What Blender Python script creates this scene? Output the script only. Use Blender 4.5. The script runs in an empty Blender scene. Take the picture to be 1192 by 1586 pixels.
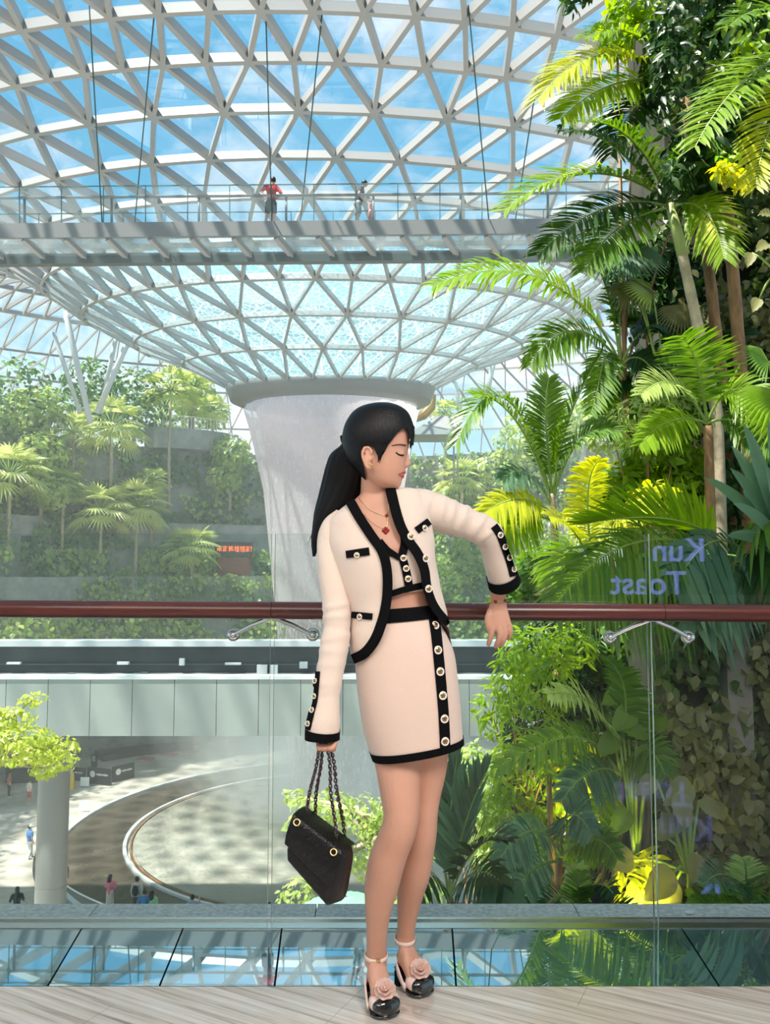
import bpy, bmesh, math, random
import numpy as np
from mathutils import Vector, Matrix, Quaternion, noise
from mathutils.bvhtree import BVHTree
PI = math.pi
sc = bpy.context.scene
COL = sc.collection
rnd = random.Random(7)
nrng = np.random.default_rng(11)

# ---------------------------------------------------------------- camera, sky, sun, exposure
FPX, CX, CY, PITCH, CAMH = 1240.0, 596.0, 793.0, math.atan(93 / 1240.0), 1.25
cam_d = bpy.data.cameras.new('camera'); cam = bpy.data.objects.new('camera', cam_d); COL.objects.link(cam)
cam.location = (0, 0, CAMH); cam.rotation_euler = (PI / 2 + PITCH, 0, 0)
cam_d.sensor_fit = 'VERTICAL'; cam_d.sensor_height = 24; cam_d.lens = 24 * FPX / 1586; cam_d.clip_end = 800; cam_d.clip_start = .05
sc.camera = cam
sc.view_settings.view_transform = 'Standard'; sc.view_settings.look = 'None'
sc.view_settings.gamma = 1; sc.view_settings.use_curve_mapping = False
sc.view_settings.exposure = 0.38
sc.cycles.transparent_max_bounces = 24
sc.cycles.max_bounces = 8; sc.cycles.volume_bounces = 3
sc.cycles.caustics_reflective = False; sc.cycles.caustics_refractive = False

SUN_DIR = Vector((-.36, -.20, .92)).normalized()      # towards the sun: high, to the left of the camera and a little behind it
sd = bpy.data.lights.new('sun', 'SUN'); sd.energy = 10.0; sd.angle = math.radians(1.6); sd.color = (1, .95, .86)
so = bpy.data.objects.new('sun', sd); COL.objects.link(so); so.rotation_euler = SUN_DIR.to_track_quat('Z', 'Y').to_euler()

def lamp(name, kind, loc, energy, color=(1, 1, 1), size=1, target=None, size_y=None, spot=None):
    d = bpy.data.lights.new(name, kind); d.energy = energy; d.color = color
    o = bpy.data.objects.new(name, d); COL.objects.link(o); o.location = loc
    if kind == 'AREA':
        d.size = size
        if size_y: d.shape = 'RECTANGLE'; d.size_y = size_y
    else: d.shadow_soft_size = size
    if spot: d.spot_size = spot; d.spot_blend = .6
    if target is not None: o.rotation_euler = (Vector(loc) - Vector(target)).to_track_quat('Z', 'Y').to_euler()
    return o
# the ceiling lights of the gallery the photographer stands in
lamp('gallery_ceiling_light', 'AREA', (-1.3, -1.2, 3.7), 94, (1, .95, .90), 3.4, (0, 2.3, 1.0), 2.0)
lamp('gallery_downlight', 'AREA', (1.4, -.6, 3.6), 80, (1, .93, .85), 1.4, (.2, 2.3, .0), 1.0)

w = bpy.data.worlds.new('sky'); sc.world = w; w.use_nodes = True
nt = w.node_tree; nt.nodes.clear()
def N(t, kind, **kw):
    n = t.nodes.new(kind)
    for k, v in kw.items():
        if k.startswith('i_'): n.inputs[int(k[2:])].default_value = v
        elif k.startswith('n_'): n.inputs[k[2:].replace('_', ' ')].default_value = v
        else: setattr(n, k, v)
    return n
def ramp(t, fac, stops):
    r = t.nodes.new('ShaderNodeValToRGB'); e = r.color_ramp.elements
    while len(e) < len(stops): e.new(.5)
    for k, (p, c) in enumerate(stops):
        e[k].position = p; e[k].color = (c, c, c, 1) if isinstance(c, (int, float)) else (*c, 1)
    t.links.new(fac, r.inputs[0]); return r
tc = N(nt, 'ShaderNodeTexCoord')
mp = N(nt, 'ShaderNodeMapping'); mp.inputs['Scale'].default_value = (1.6, 1.6, 3.2); mp.inputs['Location'].default_value = (.35, 0, .2)
nz = N(nt, 'ShaderNodeTexNoise', n_Scale=2.1, n_Detail=9, n_Roughness=.62, n_Distortion=.35)
nt.links.new(tc.outputs['Generated'], mp.inputs['Vector']); nt.links.new(mp.outputs[0], nz.inputs['Vector'])
cl = ramp(nt, nz.outputs['Fac'], [(.47, 0.0), (.70, 1.0)])
sx = N(nt, 'ShaderNodeSeparateXYZ'); nt.links.new(tc.outputs['Generated'], sx.inputs[0])
sky = ramp(nt, sx.outputs['Z'], [(0.0, (.66, .82, .86)), (.18, (.40, .69, .82)), (.42, (.17, .50, .75)), (1, (.09, .36, .68))])
mx = N(nt, 'ShaderNodeMix', data_type='RGBA'); nt.links.new(cl.outputs[0], mx.inputs['Factor'])
nt.links.new(sky.outputs[0], mx.inputs['A']); mx.inputs['B'].default_value = (1.0, 1.0, 1.02, 1)
bg = N(nt, 'ShaderNodeBackground'); bg.inputs['Strength'].default_value = 1.0
nt.links.new(mx.outputs['Result'], bg.inputs['Color'])
wo = N(nt, 'ShaderNodeOutputWorld'); nt.links.new(bg.outputs[0], wo.inputs['Surface'])

# ---------------------------------------------------------------- helpers
cp, sp = math.cos(PITCH), math.sin(PITCH)
def ray(px, py):
    u = (px - CX) / FPX; v = (CY - py) / FPX
    return Vector((u, cp - v * sp, sp + v * cp))
def P(px, py, Y):                                    # the place seen at a pixel, Y metres ahead
    d = ray(px, py); return Vector((0, 0, CAMH)) + d * (Y / d.y)
def G(px, py, z):                                    # the place seen at a pixel, at height z
    d = ray(px, py); return Vector((0, 0, CAMH)) + d * ((z - CAMH) / d.z)
def proj(p):
    d = Vector(p) - Vector((0, 0, CAMH)); f = d.y * cp + d.z * sp; u = d.z * cp - d.y * sp
    return (CX + FPX * d.x / f, CY - FPX * u / f)
def lerp(a, b, t): return a + (b - a) * t

def tag(o, label=None, cat=None, group=None, kind=None):
    if label: o['label'] = label
    if cat: o['category'] = cat
    if group: o['group'] = group
    if kind: o['kind'] = kind
    return o
def thing(name, label, cat, loc=(0, 0, 0), rz=0, group=None):
    o = bpy.data.objects.new(name, None); COL.objects.link(o); o.location = loc; o.rotation_euler = (0, 0, rz)
    o.empty_display_size = .1
    return tag(o, label, cat, group)
def wmat(o):
    m = o.matrix_basis.copy()
    while o.parent: o = o.parent; m = o.matrix_basis @ m
    return m
def link_mesh(name, me, m, parent=None, world=True):
    o = bpy.data.objects.new(name, me); COL.objects.link(o)
    if m and not me.materials:
        for mm in (m if isinstance(m, (list, tuple)) else [m]): me.materials.append(mm)
    if parent:
        o.parent = parent
        if world: o.matrix_basis = wmat(parent).inverted()   # geometry given in world space
    return o

class MB:
    def __init__(s): s.v = []; s.f = []; s.mi = []; s.cur = 0
    def add(s, vs, fs):
        o = len(s.v); s.v.extend([tuple(q) for q in vs]); s.f.extend([tuple(i + o for i in f) for f in fs]); s.mi.extend([s.cur] * len(fs)); return s
    def box(s, a, b):
        (x0, y0, z0), (x1, y1, z1) = a, b
        return s.add([(x0, y0, z0), (x1, y0, z0), (x1, y1, z0), (x0, y1, z0), (x0, y0, z1), (x1, y0, z1), (x1, y1, z1), (x0, y1, z1)],
                     [(0, 3, 2, 1), (4, 5, 6, 7), (0, 1, 5, 4), (1, 2, 6, 5), (2, 3, 7, 6), (3, 0, 4, 7)])
    def beam(s, p, q, wd, h, up=(0, 0, 1)):
        p, q, up = Vector(p), Vector(q), Vector(up); d = (q - p).normalized(); sd = d.cross(up)
        if sd.length < 1e-5: sd = d.cross(Vector((1, 0, 0)))
        sd.normalize(); u = sd.cross(d)
        a, b = sd * wd / 2, u * h / 2
        return s.add([p - a - b, p + a - b, p + a + b, p - a + b, q - a - b, q + a - b, q + a + b, q - a + b],
                     [(0, 1, 2, 3), (7, 6, 5, 4), (0, 4, 5, 1), (1, 5, 6, 2), (2, 6, 7, 3), (3, 7, 4, 0)])
    def rings(s, rs, cap=True, closed=False):
        n = len(rs[0]); o = len(s.v); fs = []
        for k in range(len(rs) - 1 + (1 if closed else 0)):
            a = k * n; b = ((k + 1) % len(rs)) * n
            for i in range(n):
                j = (i + 1) % n; fs.append((a + i, a + j, b + j, b + i))
        vs = [q for r in rs for q in r]
        if cap and not closed:
            fs.append(tuple(range(n))[::-1]); fs.append(tuple(range((len(rs) - 1) * n, len(rs) * n)))
        return s.add(vs, fs)
    def tube(s, path, rad, n=8, cap=True, flat=1.0, up=None, closed=False):
        path = [Vector(p) for p in path]; m = len(path)
        if not isinstance(rad, (list, tuple)): rad = [rad] * m
        t0 = (path[1] - path[0]).normalized()
        a = Vector(up) if up else (Vector((0, 0, 1)) if abs(t0.z) < .9 else Vector((1, 0, 0)))
        u = (a - t0 * a.dot(t0)).normalized(); rs = []
        for k in range(m):
            if closed: t = (path[(k + 1) % m] - path[k - 1]).normalized()
            else: t = (path[min(k + 1, m - 1)] - path[max(k - 1, 0)]).normalized()
            u = (u - t * u.dot(t)).normalized(); v = t.cross(u)
            rs.append([path[k] + u * (rad[k] * flat * math.cos(2 * PI * i / n)) + v * (rad[k] * math.sin(2 * PI * i / n)) for i in range(n)])
        return s.rings(rs, cap, closed)
    def lathe(s, prof, c=(0, 0, 0), n=24, cap=True):
        c = Vector(c)
        return s.rings([[c + Vector((r * math.cos(2 * PI * i / n), r * math.sin(2 * PI * i / n), z)) for i in range(n)] for r, z in prof], cap)
    def ball(s, c, r, n=10, m=7, rot=None):
        c = Vector(c); r = Vector(r) if not isinstance(r, (int, float)) else Vector((r, r, r)); rs = []
        for k in range(m):
            a = PI * (k + .5) / m; ring = []
            for i in range(n):
                b = 2 * PI * i / n; q = Vector((r.x * math.sin(a) * math.cos(b), r.y * math.sin(a) * math.sin(b), -r.z * math.cos(a)))
                ring.append(c + (rot @ q if rot else q))
            rs.append(ring)
        return s.rings(rs, True)
    def mesh(s, name, smooth=True):
        me = bpy.data.meshes.new(name); me.from_pydata(s.v, [], s.f)
        if smooth: me.polygons.foreach_set('use_smooth', [True] * len(s.f))
        if any(s.mi): me.polygons.foreach_set('material_index', s.mi)
        me.update(); return me
    def build(s, name, m, parent=None, smooth=True, world=True):
        return link_mesh(name, s.mesh(name, smooth), m, parent, world)

def np_mesh(name, V, F, smooth=False):               # F: list of arrays of equal-size faces
    me = bpy.data.meshes.new(name); V = np.asarray(V, np.float32)
    tot = sum(f.size for f in F); nf = sum(len(f) for f in F)
    me.vertices.add(len(V)); me.vertices.foreach_set('co', V.ravel())
    me.loops.add(tot); me.loops.foreach_set('vertex_index', np.concatenate([f.ravel() for f in F]).astype(np.int32))
    st = []; p = 0
    for f in F:
        st.append(p + np.arange(len(f)) * f.shape[1]); p += f.size
    me.polygons.add(nf); me.polygons.foreach_set('loop_start', np.concatenate(st).astype(np.int32))
    if smooth: me.polygons.foreach_set('use_smooth', [True] * nf)
    me.update(calc_edges=True); me.validate(); return me

def sel_smooth(me, ang=35):
    try: me.set_sharp_from_angle(angle=math.radians(ang))
    except Exception: pass
    return me

def remesh(me, voxel, smooth_iter=4, fac=.5):        # one continuous skin over joined lofts
    o = bpy.data.objects.new('tmp', me); COL.objects.link(o)
    md = o.modifiers.new('r', 'REMESH'); md.mode = 'VOXEL'; md.voxel_size = voxel; md.use_smooth_shade = True
    if smooth_iter:
        sm = o.modifiers.new('s', 'SMOOTH'); sm.iterations = smooth_iter; sm.factor = fac
    dg = bpy.context.evaluated_depsgraph_get(); ev = o.evaluated_get(dg)
    out = bpy.data.meshes.new_from_object(ev, depsgraph=dg); out.materials.clear()
    bpy.data.objects.remove(o); bpy.data.meshes.remove(me); return out

# ---------------------------------------------------------------- materials
def mat(name, color, rough=.5, metal=0., var=0., vscale=8., bump=0., bscale=60., color2=None, coat=0., spec=.5, emit=None, es=0., sss=0., stretch=None, sheen=0.):
    m = bpy.data.materials.new(name); m.use_nodes = True; t = m.node_tree; b = t.nodes['Principled BSDF']
    b.inputs['Base Color'].default_value = (*color, 1); b.inputs['Roughness'].default_value = rough; b.inputs['Metallic'].default_value = metal
    b.inputs['Coat Weight'].default_value = coat; b.inputs['Specular IOR Level'].default_value = spec
    if sheen: b.inputs['Sheen Weight'].default_value = sheen
    if sss: b.inputs['Subsurface Weight'].default_value = sss; b.inputs['Subsurface Radius'].default_value = (.012, .005, .003); b.inputs['Subsurface Scale'].default_value = 1
    if emit: b.inputs['Emission Color'].default_value = (*emit, 1); b.inputs['Emission Strength'].default_value = es
    tcn = N(t, 'ShaderNodeTexCoord'); vec = tcn.outputs['Object']
    if stretch:
        mpn = N(t, 'ShaderNodeMapping'); mpn.inputs['Scale'].default_value = stretch; t.links.new(vec, mpn.inputs[0]); vec = mpn.outputs[0]
    if var or color2:
        c2 = color2 or tuple(max(0, c * (1 - var)) for c in color); c1 = color if color2 else tuple(min(1, c * (1 + var * .6)) for c in color)
        nn = N(t, 'ShaderNodeTexNoise', n_Scale=vscale, n_Detail=5, n_Roughness=.6); t.links.new(vec, nn.inputs['Vector'])
        r = ramp(t, nn.outputs['Fac'], [(.35, c1), (.68, c2)]); t.links.new(r.outputs[0], b.inputs['Base Color'])
    if bump:
        n2 = N(t, 'ShaderNodeTexNoise', n_Scale=bscale, n_Detail=3); t.links.new(vec, n2.inputs['Vector'])
        bp = N(t, 'ShaderNodeBump', n_Strength=bump, n_Distance=.01); t.links.new(n2.outputs['Fac'], bp.inputs['Height']); t.links.new(bp.outputs[0], b.inputs['Normal'])
    return m
def leafmat(name, c1, c2, trans=.45, rough=.38, spec=.4):
    m = bpy.data.materials.new(name); m.use_nodes = True; t = m.node_tree; b = t.nodes['Principled BSDF']; out = t.nodes['Material Output']
    g = N(t, 'ShaderNodeNewGeometry'); r = ramp(t, g.outputs['Random Per Island'], [(0, c1), (1, c2)])
    t.links.new(r.outputs[0], b.inputs['Base Color']); b.inputs['Roughness'].default_value = rough; b.inputs['Specular IOR Level'].default_value = spec
    tl = N(t, 'ShaderNodeBsdfTranslucent'); hs = N(t, 'ShaderNodeHueSaturation', n_Hue=.485, n_Saturation=1.15, n_Value=1.9)
    t.links.new(r.outputs[0], hs.inputs['Color']); t.links.new(hs.outputs[0], tl.inputs['Color'])
    mxs = N(t, 'ShaderNodeMixShader'); mxs.inputs[0].default_value = trans
    t.links.new(b.outputs[0], mxs.inputs[1]); t.links.new(tl.outputs[0], mxs.inputs[2]); t.links.new(mxs.outputs[0], out.inputs['Surface']); return m
def glassmat(name, tint, refl=1.0, rough=.0, ior=1.45, body=None, bodyfac=0.):
    m = bpy.data.materials.new(name); m.use_nodes = True; t = m.node_tree; t.nodes.remove(t.nodes['Principled BSDF']); out = t.nodes['Material Output']
    tr = N(t, 'ShaderNodeBsdfTransparent'); tr.inputs[0].default_value = (*tint, 1)
    gl = N(t, 'ShaderNodeBsdfGlossy'); gl.inputs['Roughness'].default_value = rough
    fr = N(t, 'ShaderNodeFresnel', n_IOR=ior); mu = N(t, 'ShaderNodeMath', operation='MULTIPLY'); mu.inputs[1].default_value = refl
    t.links.new(fr.outputs[0], mu.inputs[0]); base = tr.outputs[0]
    if body:
        df = N(t, 'ShaderNodeBsdfDiffuse'); df.inputs[0].default_value = (*body, 1); mm = N(t, 'ShaderNodeMixShader'); mm.inputs[0].default_value = bodyfac
        t.links.new(base, mm.inputs[1]); t.links.new(df.outputs[0], mm.inputs[2]); base = mm.outputs[0]
    mxs = N(t, 'ShaderNodeMixShader'); t.links.new(mu.outputs[0], mxs.inputs[0]); t.links.new(base, mxs.inputs[1]); t.links.new(gl.outputs[0], mxs.inputs[2])
    t.links.new(mxs.outputs[0], out.inputs['Surface']); return m
M = {}
M['steel'] = mat('white_painted_steel', (.36, .35, .335), .42)
M['fascia'] = mat('grey_aluminium', (.24, .24, .232), .45)
M['greysteel'] = mat('grey_painted_steel', (.15, .165, .155), .5)
M['cable'] = mat('dark_cable', (.05, .09, .08), .5)
M['roofglass'] = glassmat('roof_glass', (.93, .97, .99), .16)
M['deckglass'] = glassmat('deck_glass', (.80, .91, .95), .3, body=(.75, .88, .92), bodyfac=.16)
M['pane'] = glassmat('clear_glass', (.93, .965, .955), .9)
M['paneedge'] = mat('glass_edge', (.42, .58, .52), .15, spec=.8)
M['railglass'] = glassmat('railing_glass', (.92, .97, .97), .5, body=(.8, .9, .92), bodyfac=.10)
M['chrome'] = mat('brushed_stainless', (.62, .62, .60), .22, 1.)
M['concrete'] = mat('kerb_concrete', (.70, .64, .57), .75, var=.3, vscale=60, bump=.4, bscale=180)
M['concwall'] = mat('board_concrete', (.27, .28, .27), .8, var=.3, vscale=1.2, bump=.3, bscale=9)
M['paleconc'] = mat('pale_concrete', (.70, .71, .69), .7, var=.1, vscale=2)
M['dark'] = mat('dark_surface', (.03, .033, .035), .6)
M['soil'] = mat('dark_soil', (.035, .03, .02), .9, var=.5, vscale=5, bump=.6, bscale=20)
M['rock'] = mat('planted_wall_felt', (.040, .042, .024), .95, var=.5, vscale=2.2, bump=.8, bscale=9)
M['bark'] = mat('palm_trunk_bark', (.30, .17, .085), .75, var=.45, vscale=16, bump=.6, bscale=30, stretch=(1, 1, .3))
M['palebark'] = mat('pale_bark', (.42, .36, .25), .8, var=.3, vscale=8, bump=.3, bscale=30)
M['shaft'] = mat('green_crownshaft', (.33, .40, .13), .5, var=.3, vscale=5, stretch=(1, 1, .2))
M['rachis'] = mat('green_leaf_stem', (.22, .34, .07), .5)
M['black'] = mat('black_knit', (.0035, .0035, .0045), .9, bump=.2, bscale=600, spec=.12)
M['white'] = mat('white_paint', (.85, .85, .84), .5)
M['skin'] = mat('skin', (.62, .325, .23), .46, var=.05, vscale=9, sss=.12, spec=.35)
L = {}
L['bright'] = leafmat('bright_palm_leaf', (.14, .27, .014), (.25, .38, .03), .5)
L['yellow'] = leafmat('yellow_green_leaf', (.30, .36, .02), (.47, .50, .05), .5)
L['mid'] = leafmat('mid_green_leaf', (.065, .165, .02), (.15, .26, .04), .42)
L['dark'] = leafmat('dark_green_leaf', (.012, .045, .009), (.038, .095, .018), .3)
L['blue'] = leafmat('blue_green_leaf', (.06, .145, .085), (.13, .24, .14), .32, .42)
L['pale'] = leafmat('pale_green_leaf', (.28, .38, .12), (.42, .50, .19), .5)
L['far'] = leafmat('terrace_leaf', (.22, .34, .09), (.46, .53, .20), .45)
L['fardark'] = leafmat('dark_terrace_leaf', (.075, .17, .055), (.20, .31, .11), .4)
L['ivy'] = leafmat('ivy_leaf', (.05, .105, .02), (.15, .20, .055), .35)
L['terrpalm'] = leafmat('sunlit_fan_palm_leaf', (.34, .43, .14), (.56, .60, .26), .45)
L['lime'] = leafmat('lime_leaf', (.30, .38, .06), (.46, .52, .14), .45)
L['olive'] = leafmat('olive_leaf', (.11, .125, .045), (.24, .24, .10), .35)

# ================================================================= SETTING: gallery floor, kerb, balustrade
def struct(name, mb, m, label, parent=None, smooth=False):
    o = mb.build(name, m, parent, smooth)
    if not parent: tag(o, label, kind='structure')
    return o
def tilemat():
    m = mat('travertine_floor', (.5, .42, .35), .12, spec=1.0, coat=1.0); t = m.node_tree; b = t.nodes['Principled BSDF']
    tcn = N(t, 'ShaderNodeTexCoord'); mr_ = N(t, 'ShaderNodeMapping'); mr_.inputs['Rotation'].default_value = (0, 0, math.radians(27)); mpn = N(t, 'ShaderNodeMapping'); mpn.inputs['Scale'].default_value = (.9, 30, 1)
    t.links.new(tcn.outputs['Object'], mr_.inputs[0]); t.links.new(mr_.outputs[0], mpn.inputs[0])
    nn = N(t, 'ShaderNodeTexNoise', n_Scale=1.6, n_Detail=7, n_Roughness=.65, n_Distortion=.3); t.links.new(mpn.outputs[0], nn.inputs['Vector'])
    r = ramp(t, nn.outputs['Fac'], [(.30, (.30, .215, .165)), (.46, (.66, .56, .48)), (.64, (.86, .79, .73))])
    mp2 = N(t, 'ShaderNodeMapping'); mp2.inputs['Rotation'].default_value = (0, 0, math.radians(27)); t.links.new(tcn.outputs['Object'], mp2.inputs[0])
    br = N(t, 'ShaderNodeTexBrick', n_Scale=1.0, n_Mortar_Size=.0008, n_Brick_Width=1.2, n_Row_Height=.6); t.links.new(mp2.outputs[0], br.inputs['Vector'])
    mxn = N(t, 'ShaderNodeMix', data_type='RGBA'); t.links.new(br.outputs['Fac'], mxn.inputs['Factor']); t.links.new(r.outputs[0], mxn.inputs['A']); mxn.inputs['B'].default_value = (.30, .24, .20, 1)
    t.links.new(mxn.outputs['Result'], b.inputs['Base Color']); return m
M['tile'] = tilemat()
def stripmat():
    m = bpy.data.materials.new('mirror_glass_floor'); m.use_nodes = True; t = m.node_tree; t.nodes.remove(t.nodes['Principled BSDF']); out = t.nodes['Material Output']
    d = N(t, 'ShaderNodeBsdfDiffuse'); d.inputs[0].default_value = (.07, .16, .18, 1); g = N(t, 'ShaderNodeBsdfGlossy'); g.inputs[0].default_value = (.76, .90, .97, 1); g.inputs['Roughness'].default_value = .012
    mxs = N(t, 'ShaderNodeMixShader'); mxs.inputs[0].default_value = .78; t.links.new(d.outputs[0], mxs.inputs[1]); t.links.new(g.outputs[0], mxs.inputs[2]); t.links.new(mxs.outputs[0], out.inputs['Surface']); return m
M['strip'] = stripmat()
YG = G(596, 1440, 0).y                                # the glass line
YS = G(596, 1527, 0).y                                # where stone floor meets the glass floor
b = MB(); b.box((-4, -3, -.2), (4, YS - .003, 0)); struct('floor', b, M['tile'], 'veined beige stone floor with diagonal grain in front of the railing')
# mirror-like glass floor panels with skewed joints
fr = tag(bpy.data.objects.new('floor_2', None), 'strip of blue mirror glass floor panels along the railing', kind='structure'); COL.objects.link(fr)
joints = [(-230, -330), (126, 74), (283, 247), (436, 425), (700, 706), (1056, 1113), (1330, 1410)]
for k in range(len(joints) - 1):
    (a0, a1), (b0, b1) = joints[k], joints[k + 1]; g = .003
    q = [G(a1, 1527, 0), G(b1, 1527, 0), G(b0, 1446, 0), G(a0, 1446, 0)]
    q[2].z = q[3].z = .0155
    q[0].x += g; q[3].x += g; q[1].x -= g; q[2].x -= g
    b = MB(); b.add([p + Vector((0, 0, 0)) for p in q] + [p - Vector((0, 0, .03)) for p in q], [(0, 1, 2, 3), (7, 6, 5, 4), (0, 4, 5, 1), (1, 5, 6, 2), (2, 6, 7, 3), (3, 7, 4, 0)])
    b.build('glass_floor_panel', M['strip'], fr, False)
b = MB(); b.box((-4, YS, -.2), (4, YG + .02, -.032)); struct('floor_3', b, M['dark'], 'dark void under the glass floor strip', )
b = MB(); b.box((-4, G(596, 1446, 0).y + .002, -.03), (4, YG + .03, .018)); b.box((-4, YG + .03, -.03), (4, YG + .045, .024))
struct('trim_1', b, M['chrome'], 'metal channel that holds the glass railing')
b = MB()
for x0, x1 in [(-4, -1.07), (-1.066, -.255), (-.251, .70), (.704, 2.2), (2.204, 4)]: b.box((x0, YG + .05, -.5), (x1, YG + .19, .012))
struct('trim_2', b, M['concrete'], 'grey granite kerb outside the glass railing')
b = MB(); b.box((-4, YG + .0, -3.2), (4, YG + .10, -.2)); struct('trim_3', b, M['concwall'], 'edge of the gallery floor slab below the kerb')

b = MB(); b.box((-7, -4, 3.95), (7, 2.55, 4.4)); struct('ceiling_2', b, M['paleconc'], 'floor slab above the gallery')
b = MB(); b.box((-16, -4, 4.4), (10, 2.55, 13.0)); struct('wall_unseen', b, M['paleconc'], 'upper storey front above the gallery')  # out of view; added and sized to shade the plants near the kerb
b = MB(); b.box((-7, -4.3, -.2), (7, -4, 3.95)); struct('wall_unseen_2', b, M['paleconc'], 'rear wall of the gallery behind the photographer')
b = MB(); b.box((-7, -4, -.2), (-4, -3, -.001)); b.box((4, -3, -.2), (7, YS - .003, 0)); b.box((-7, -3, -.2), (-4, YS - .003, 0)); b.box((-4, -4, -.2), (7, -3, 0)); struct('floor_4', b, M['tile'], 'rest of the gallery floor out of view')
# glass railing panels
ztop = P(596, 827, YG).z
jx = [-1.75, None, None, 2.2]
jx[1] = P(421, 1000, YG).x; jx[2] = P(1009, 1100, YG).x
names = ['clear glass railing panel left of the handbag, under the long left run of handrail', 'clear glass railing panel behind the woman and handbag', 'clear glass railing panel at the far right in front of the ivy']
for k in range(3):
    b = MB(); x0, x1 = jx[k] + .007, jx[k + 1] - .007
    for dx in (0,):
        q0, q1, z0 = YG, YG + .016, .0
        o = [(x0, q0), (x1, q0), (x1, q1), (x0, q1)]
        b.add([(x, y, z0) for x, y in o] + [(x, y, ztop) for x, y in o], [(0, 1, 5, 4), (2, 3, 7, 6)])
        b.cur = 1
        b.add([(x, y, z0) for x, y in o] + [(x, y, ztop) for x, y in o], [(4, 5, 6, 7), (1, 2, 6, 5), (3, 0, 4, 7)])
    o = b.build('glass_railing_panel', [M['pane'], M['paneedge']], None, False)
    tag(o, names[k], 'glass railing', 'glass railing panels')
# handrail
M['wood'] = mat('varnished_red_wood', (.115, .016, .010), .33, color2=(.045, .007, .005), vscale=5, stretch=(.6, 9, 9), coat=.25)
YR = YG - .10; RR = .0305
hr = thing('handrail', 'round red varnished wooden handrail that the woman leans on', 'handrail', (0, YR, P(596, 944, YR).z))
zl, zr = P(10, 943, YR).z, P(1180, 950, YR).z; xl, xr = P(10, 943, YR).x, P(1180, 950, YR).x
def rail_z(x): return lerp(zl, zr, (x - xl) / (xr - xl))
seams = [-1.7, P(421, 944, YR).x, P(1026, 950, YR).x, 2.2]
for k in range(3):
    b = MB(); a0, a1 = seams[k] + .0008, seams[k + 1] - .0008
    b.tube([(a0, YR, rail_z(a0)), (a1, YR, rail_z(a1))], RR, 28); sel_smooth(b.build('rail_length', M['wood'], hr).data)
for (px, lx, rx, ly) in [(421, 361, 484, 983), (1010, 945, 1066, 987)]:
    c = P(px, 958, YR); c.z = rail_z(c.x) - RR + .004; b = MB()
    for ex in (lx, rx):
        e = P(ex, ly, YG - .012); kn = P(ex, ly, YG - .045); mid = c.lerp(kn, .12) + Vector((0, 0, .004))
        b.tube([c + Vector((0, .0, .006)), mid, c.lerp(kn, .5) + Vector((0, 0, .006)), kn], [.0075, .0085, .0085, .0075], 12)
        b.ball(kn, .012, 12, 8); b.tube([kn, e], .008, 12)
        b.tube([e + Vector((0, .012, 0)), e, e + Vector((0, -.006, 0)), e + Vector((0, -.012, 0))], [.024, .024, .021, .010], 24)
    b.box((c.x - .03, YR - .012, c.z - .004), (c.x + .03, YR + .012, c.z + .004))
    sel_smooth(b.build('bracket', M['chrome'], hr).data, 40)
for o in hr.children:
    if o.name.startswith('bracket'): o['label'] = 'polished steel V-shaped bracket'

# ================================================================= ROOF
XA, D = P(512, 793, 47.7).x, 47.7
RINGS = [(6.15, 585, .84), (8.77, 537, 1.25), (11.46, 485, 1.37), (14.2, 428, 2.2), (16.2, 368, 2.8), (18.2, 302, 3.3), (20.2, 240, 3.6), (22.2, 168, 3.9), (24.2, 90, 4.2), (26.2, 10, 4.5)]
SURF = [(r, P(512, py, D - r).z, t) for r, py, t in RINGS] + [(28.2, 17.0, 4.4), (30.3, 17.0, 4.0), (33, 16.3, 3.4)]
SURF[10] = (28.2, SURF[9][1] + .12, 4.6); SURF[11] = (30.4, SURF[9][1] + .0, 4.5); SURF[12] = (33.2, SURF[9][1] - .7, 4.2)
CNT = [28, 28, 28, 56, 56, 56, 56, 56, 112, 112, 112, 112, 112]
PH0 = math.radians(1.0); U56 = 2 * PI / 56
PHASE = [U56, 0, U56, 0, .5 * U56, 0, .5 * U56, 0, 0, .25 * U56, 0, .25 * U56, 0]
def rpt(r, z, t, ph): return Vector((XA + r * math.sin(ph), D - r * math.cos(ph), z + t * (1 - math.cos(ph))))
NODES = [[rpt(*SURF[k], PH0 + PHASE[k] + 2 * PI * i / CNT[k]) for i in range(CNT[k])] for k in range(len(SURF))]
edges, tris = [], []
for k in range(len(SURF)):
    n = CNT[k]
    for i in range(n): edges.append((k, i, k, (i + 1) % n))
    if k + 1 == len(SURF): break
    n2 = CNT[k + 1]; da = 2 * PI / n; o1, o2 = PHASE[k], PHASE[k + 1]
    for i in range(n):
        a = o1 + i * da
        if n2 == n:
            j = round((a - da / 2 - o2) / (2 * PI / n2)); edges += [(k, i, k + 1, j % n2), (k, i, k + 1, (j + 1) % n2)]
            tris += [(k, i, k + 1, j % n2, k + 1, (j + 1) % n2), (k, i, k + 1, (j + 1) % n2, k, (i + 1) % n)]
        else:
            j = round((a - o2) / (2 * PI / n2)); edges += [(k, i, k + 1, (j + q) % n2) for q in (-1, 0, 1)]
            tris += [(k, i, k + 1, (j - 1) % n2, k + 1, j % n2), (k, i, k + 1, j % n2, k + 1, (j + 1) % n2), (k, i, k + 1, (j + 1) % n2, k, (i + 1) % n)]
def nodenormal(p):
    a = Vector((p.x - XA, p.y - D, 0)); return a
roof = tag(bpy.data.objects.new('ceiling', None), 'domed glass roof of white triangular steel grid dipping to a funnel', kind='structure'); COL.objects.link(roof); roof.location = (XA, D, 10)
b = MB()
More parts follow.
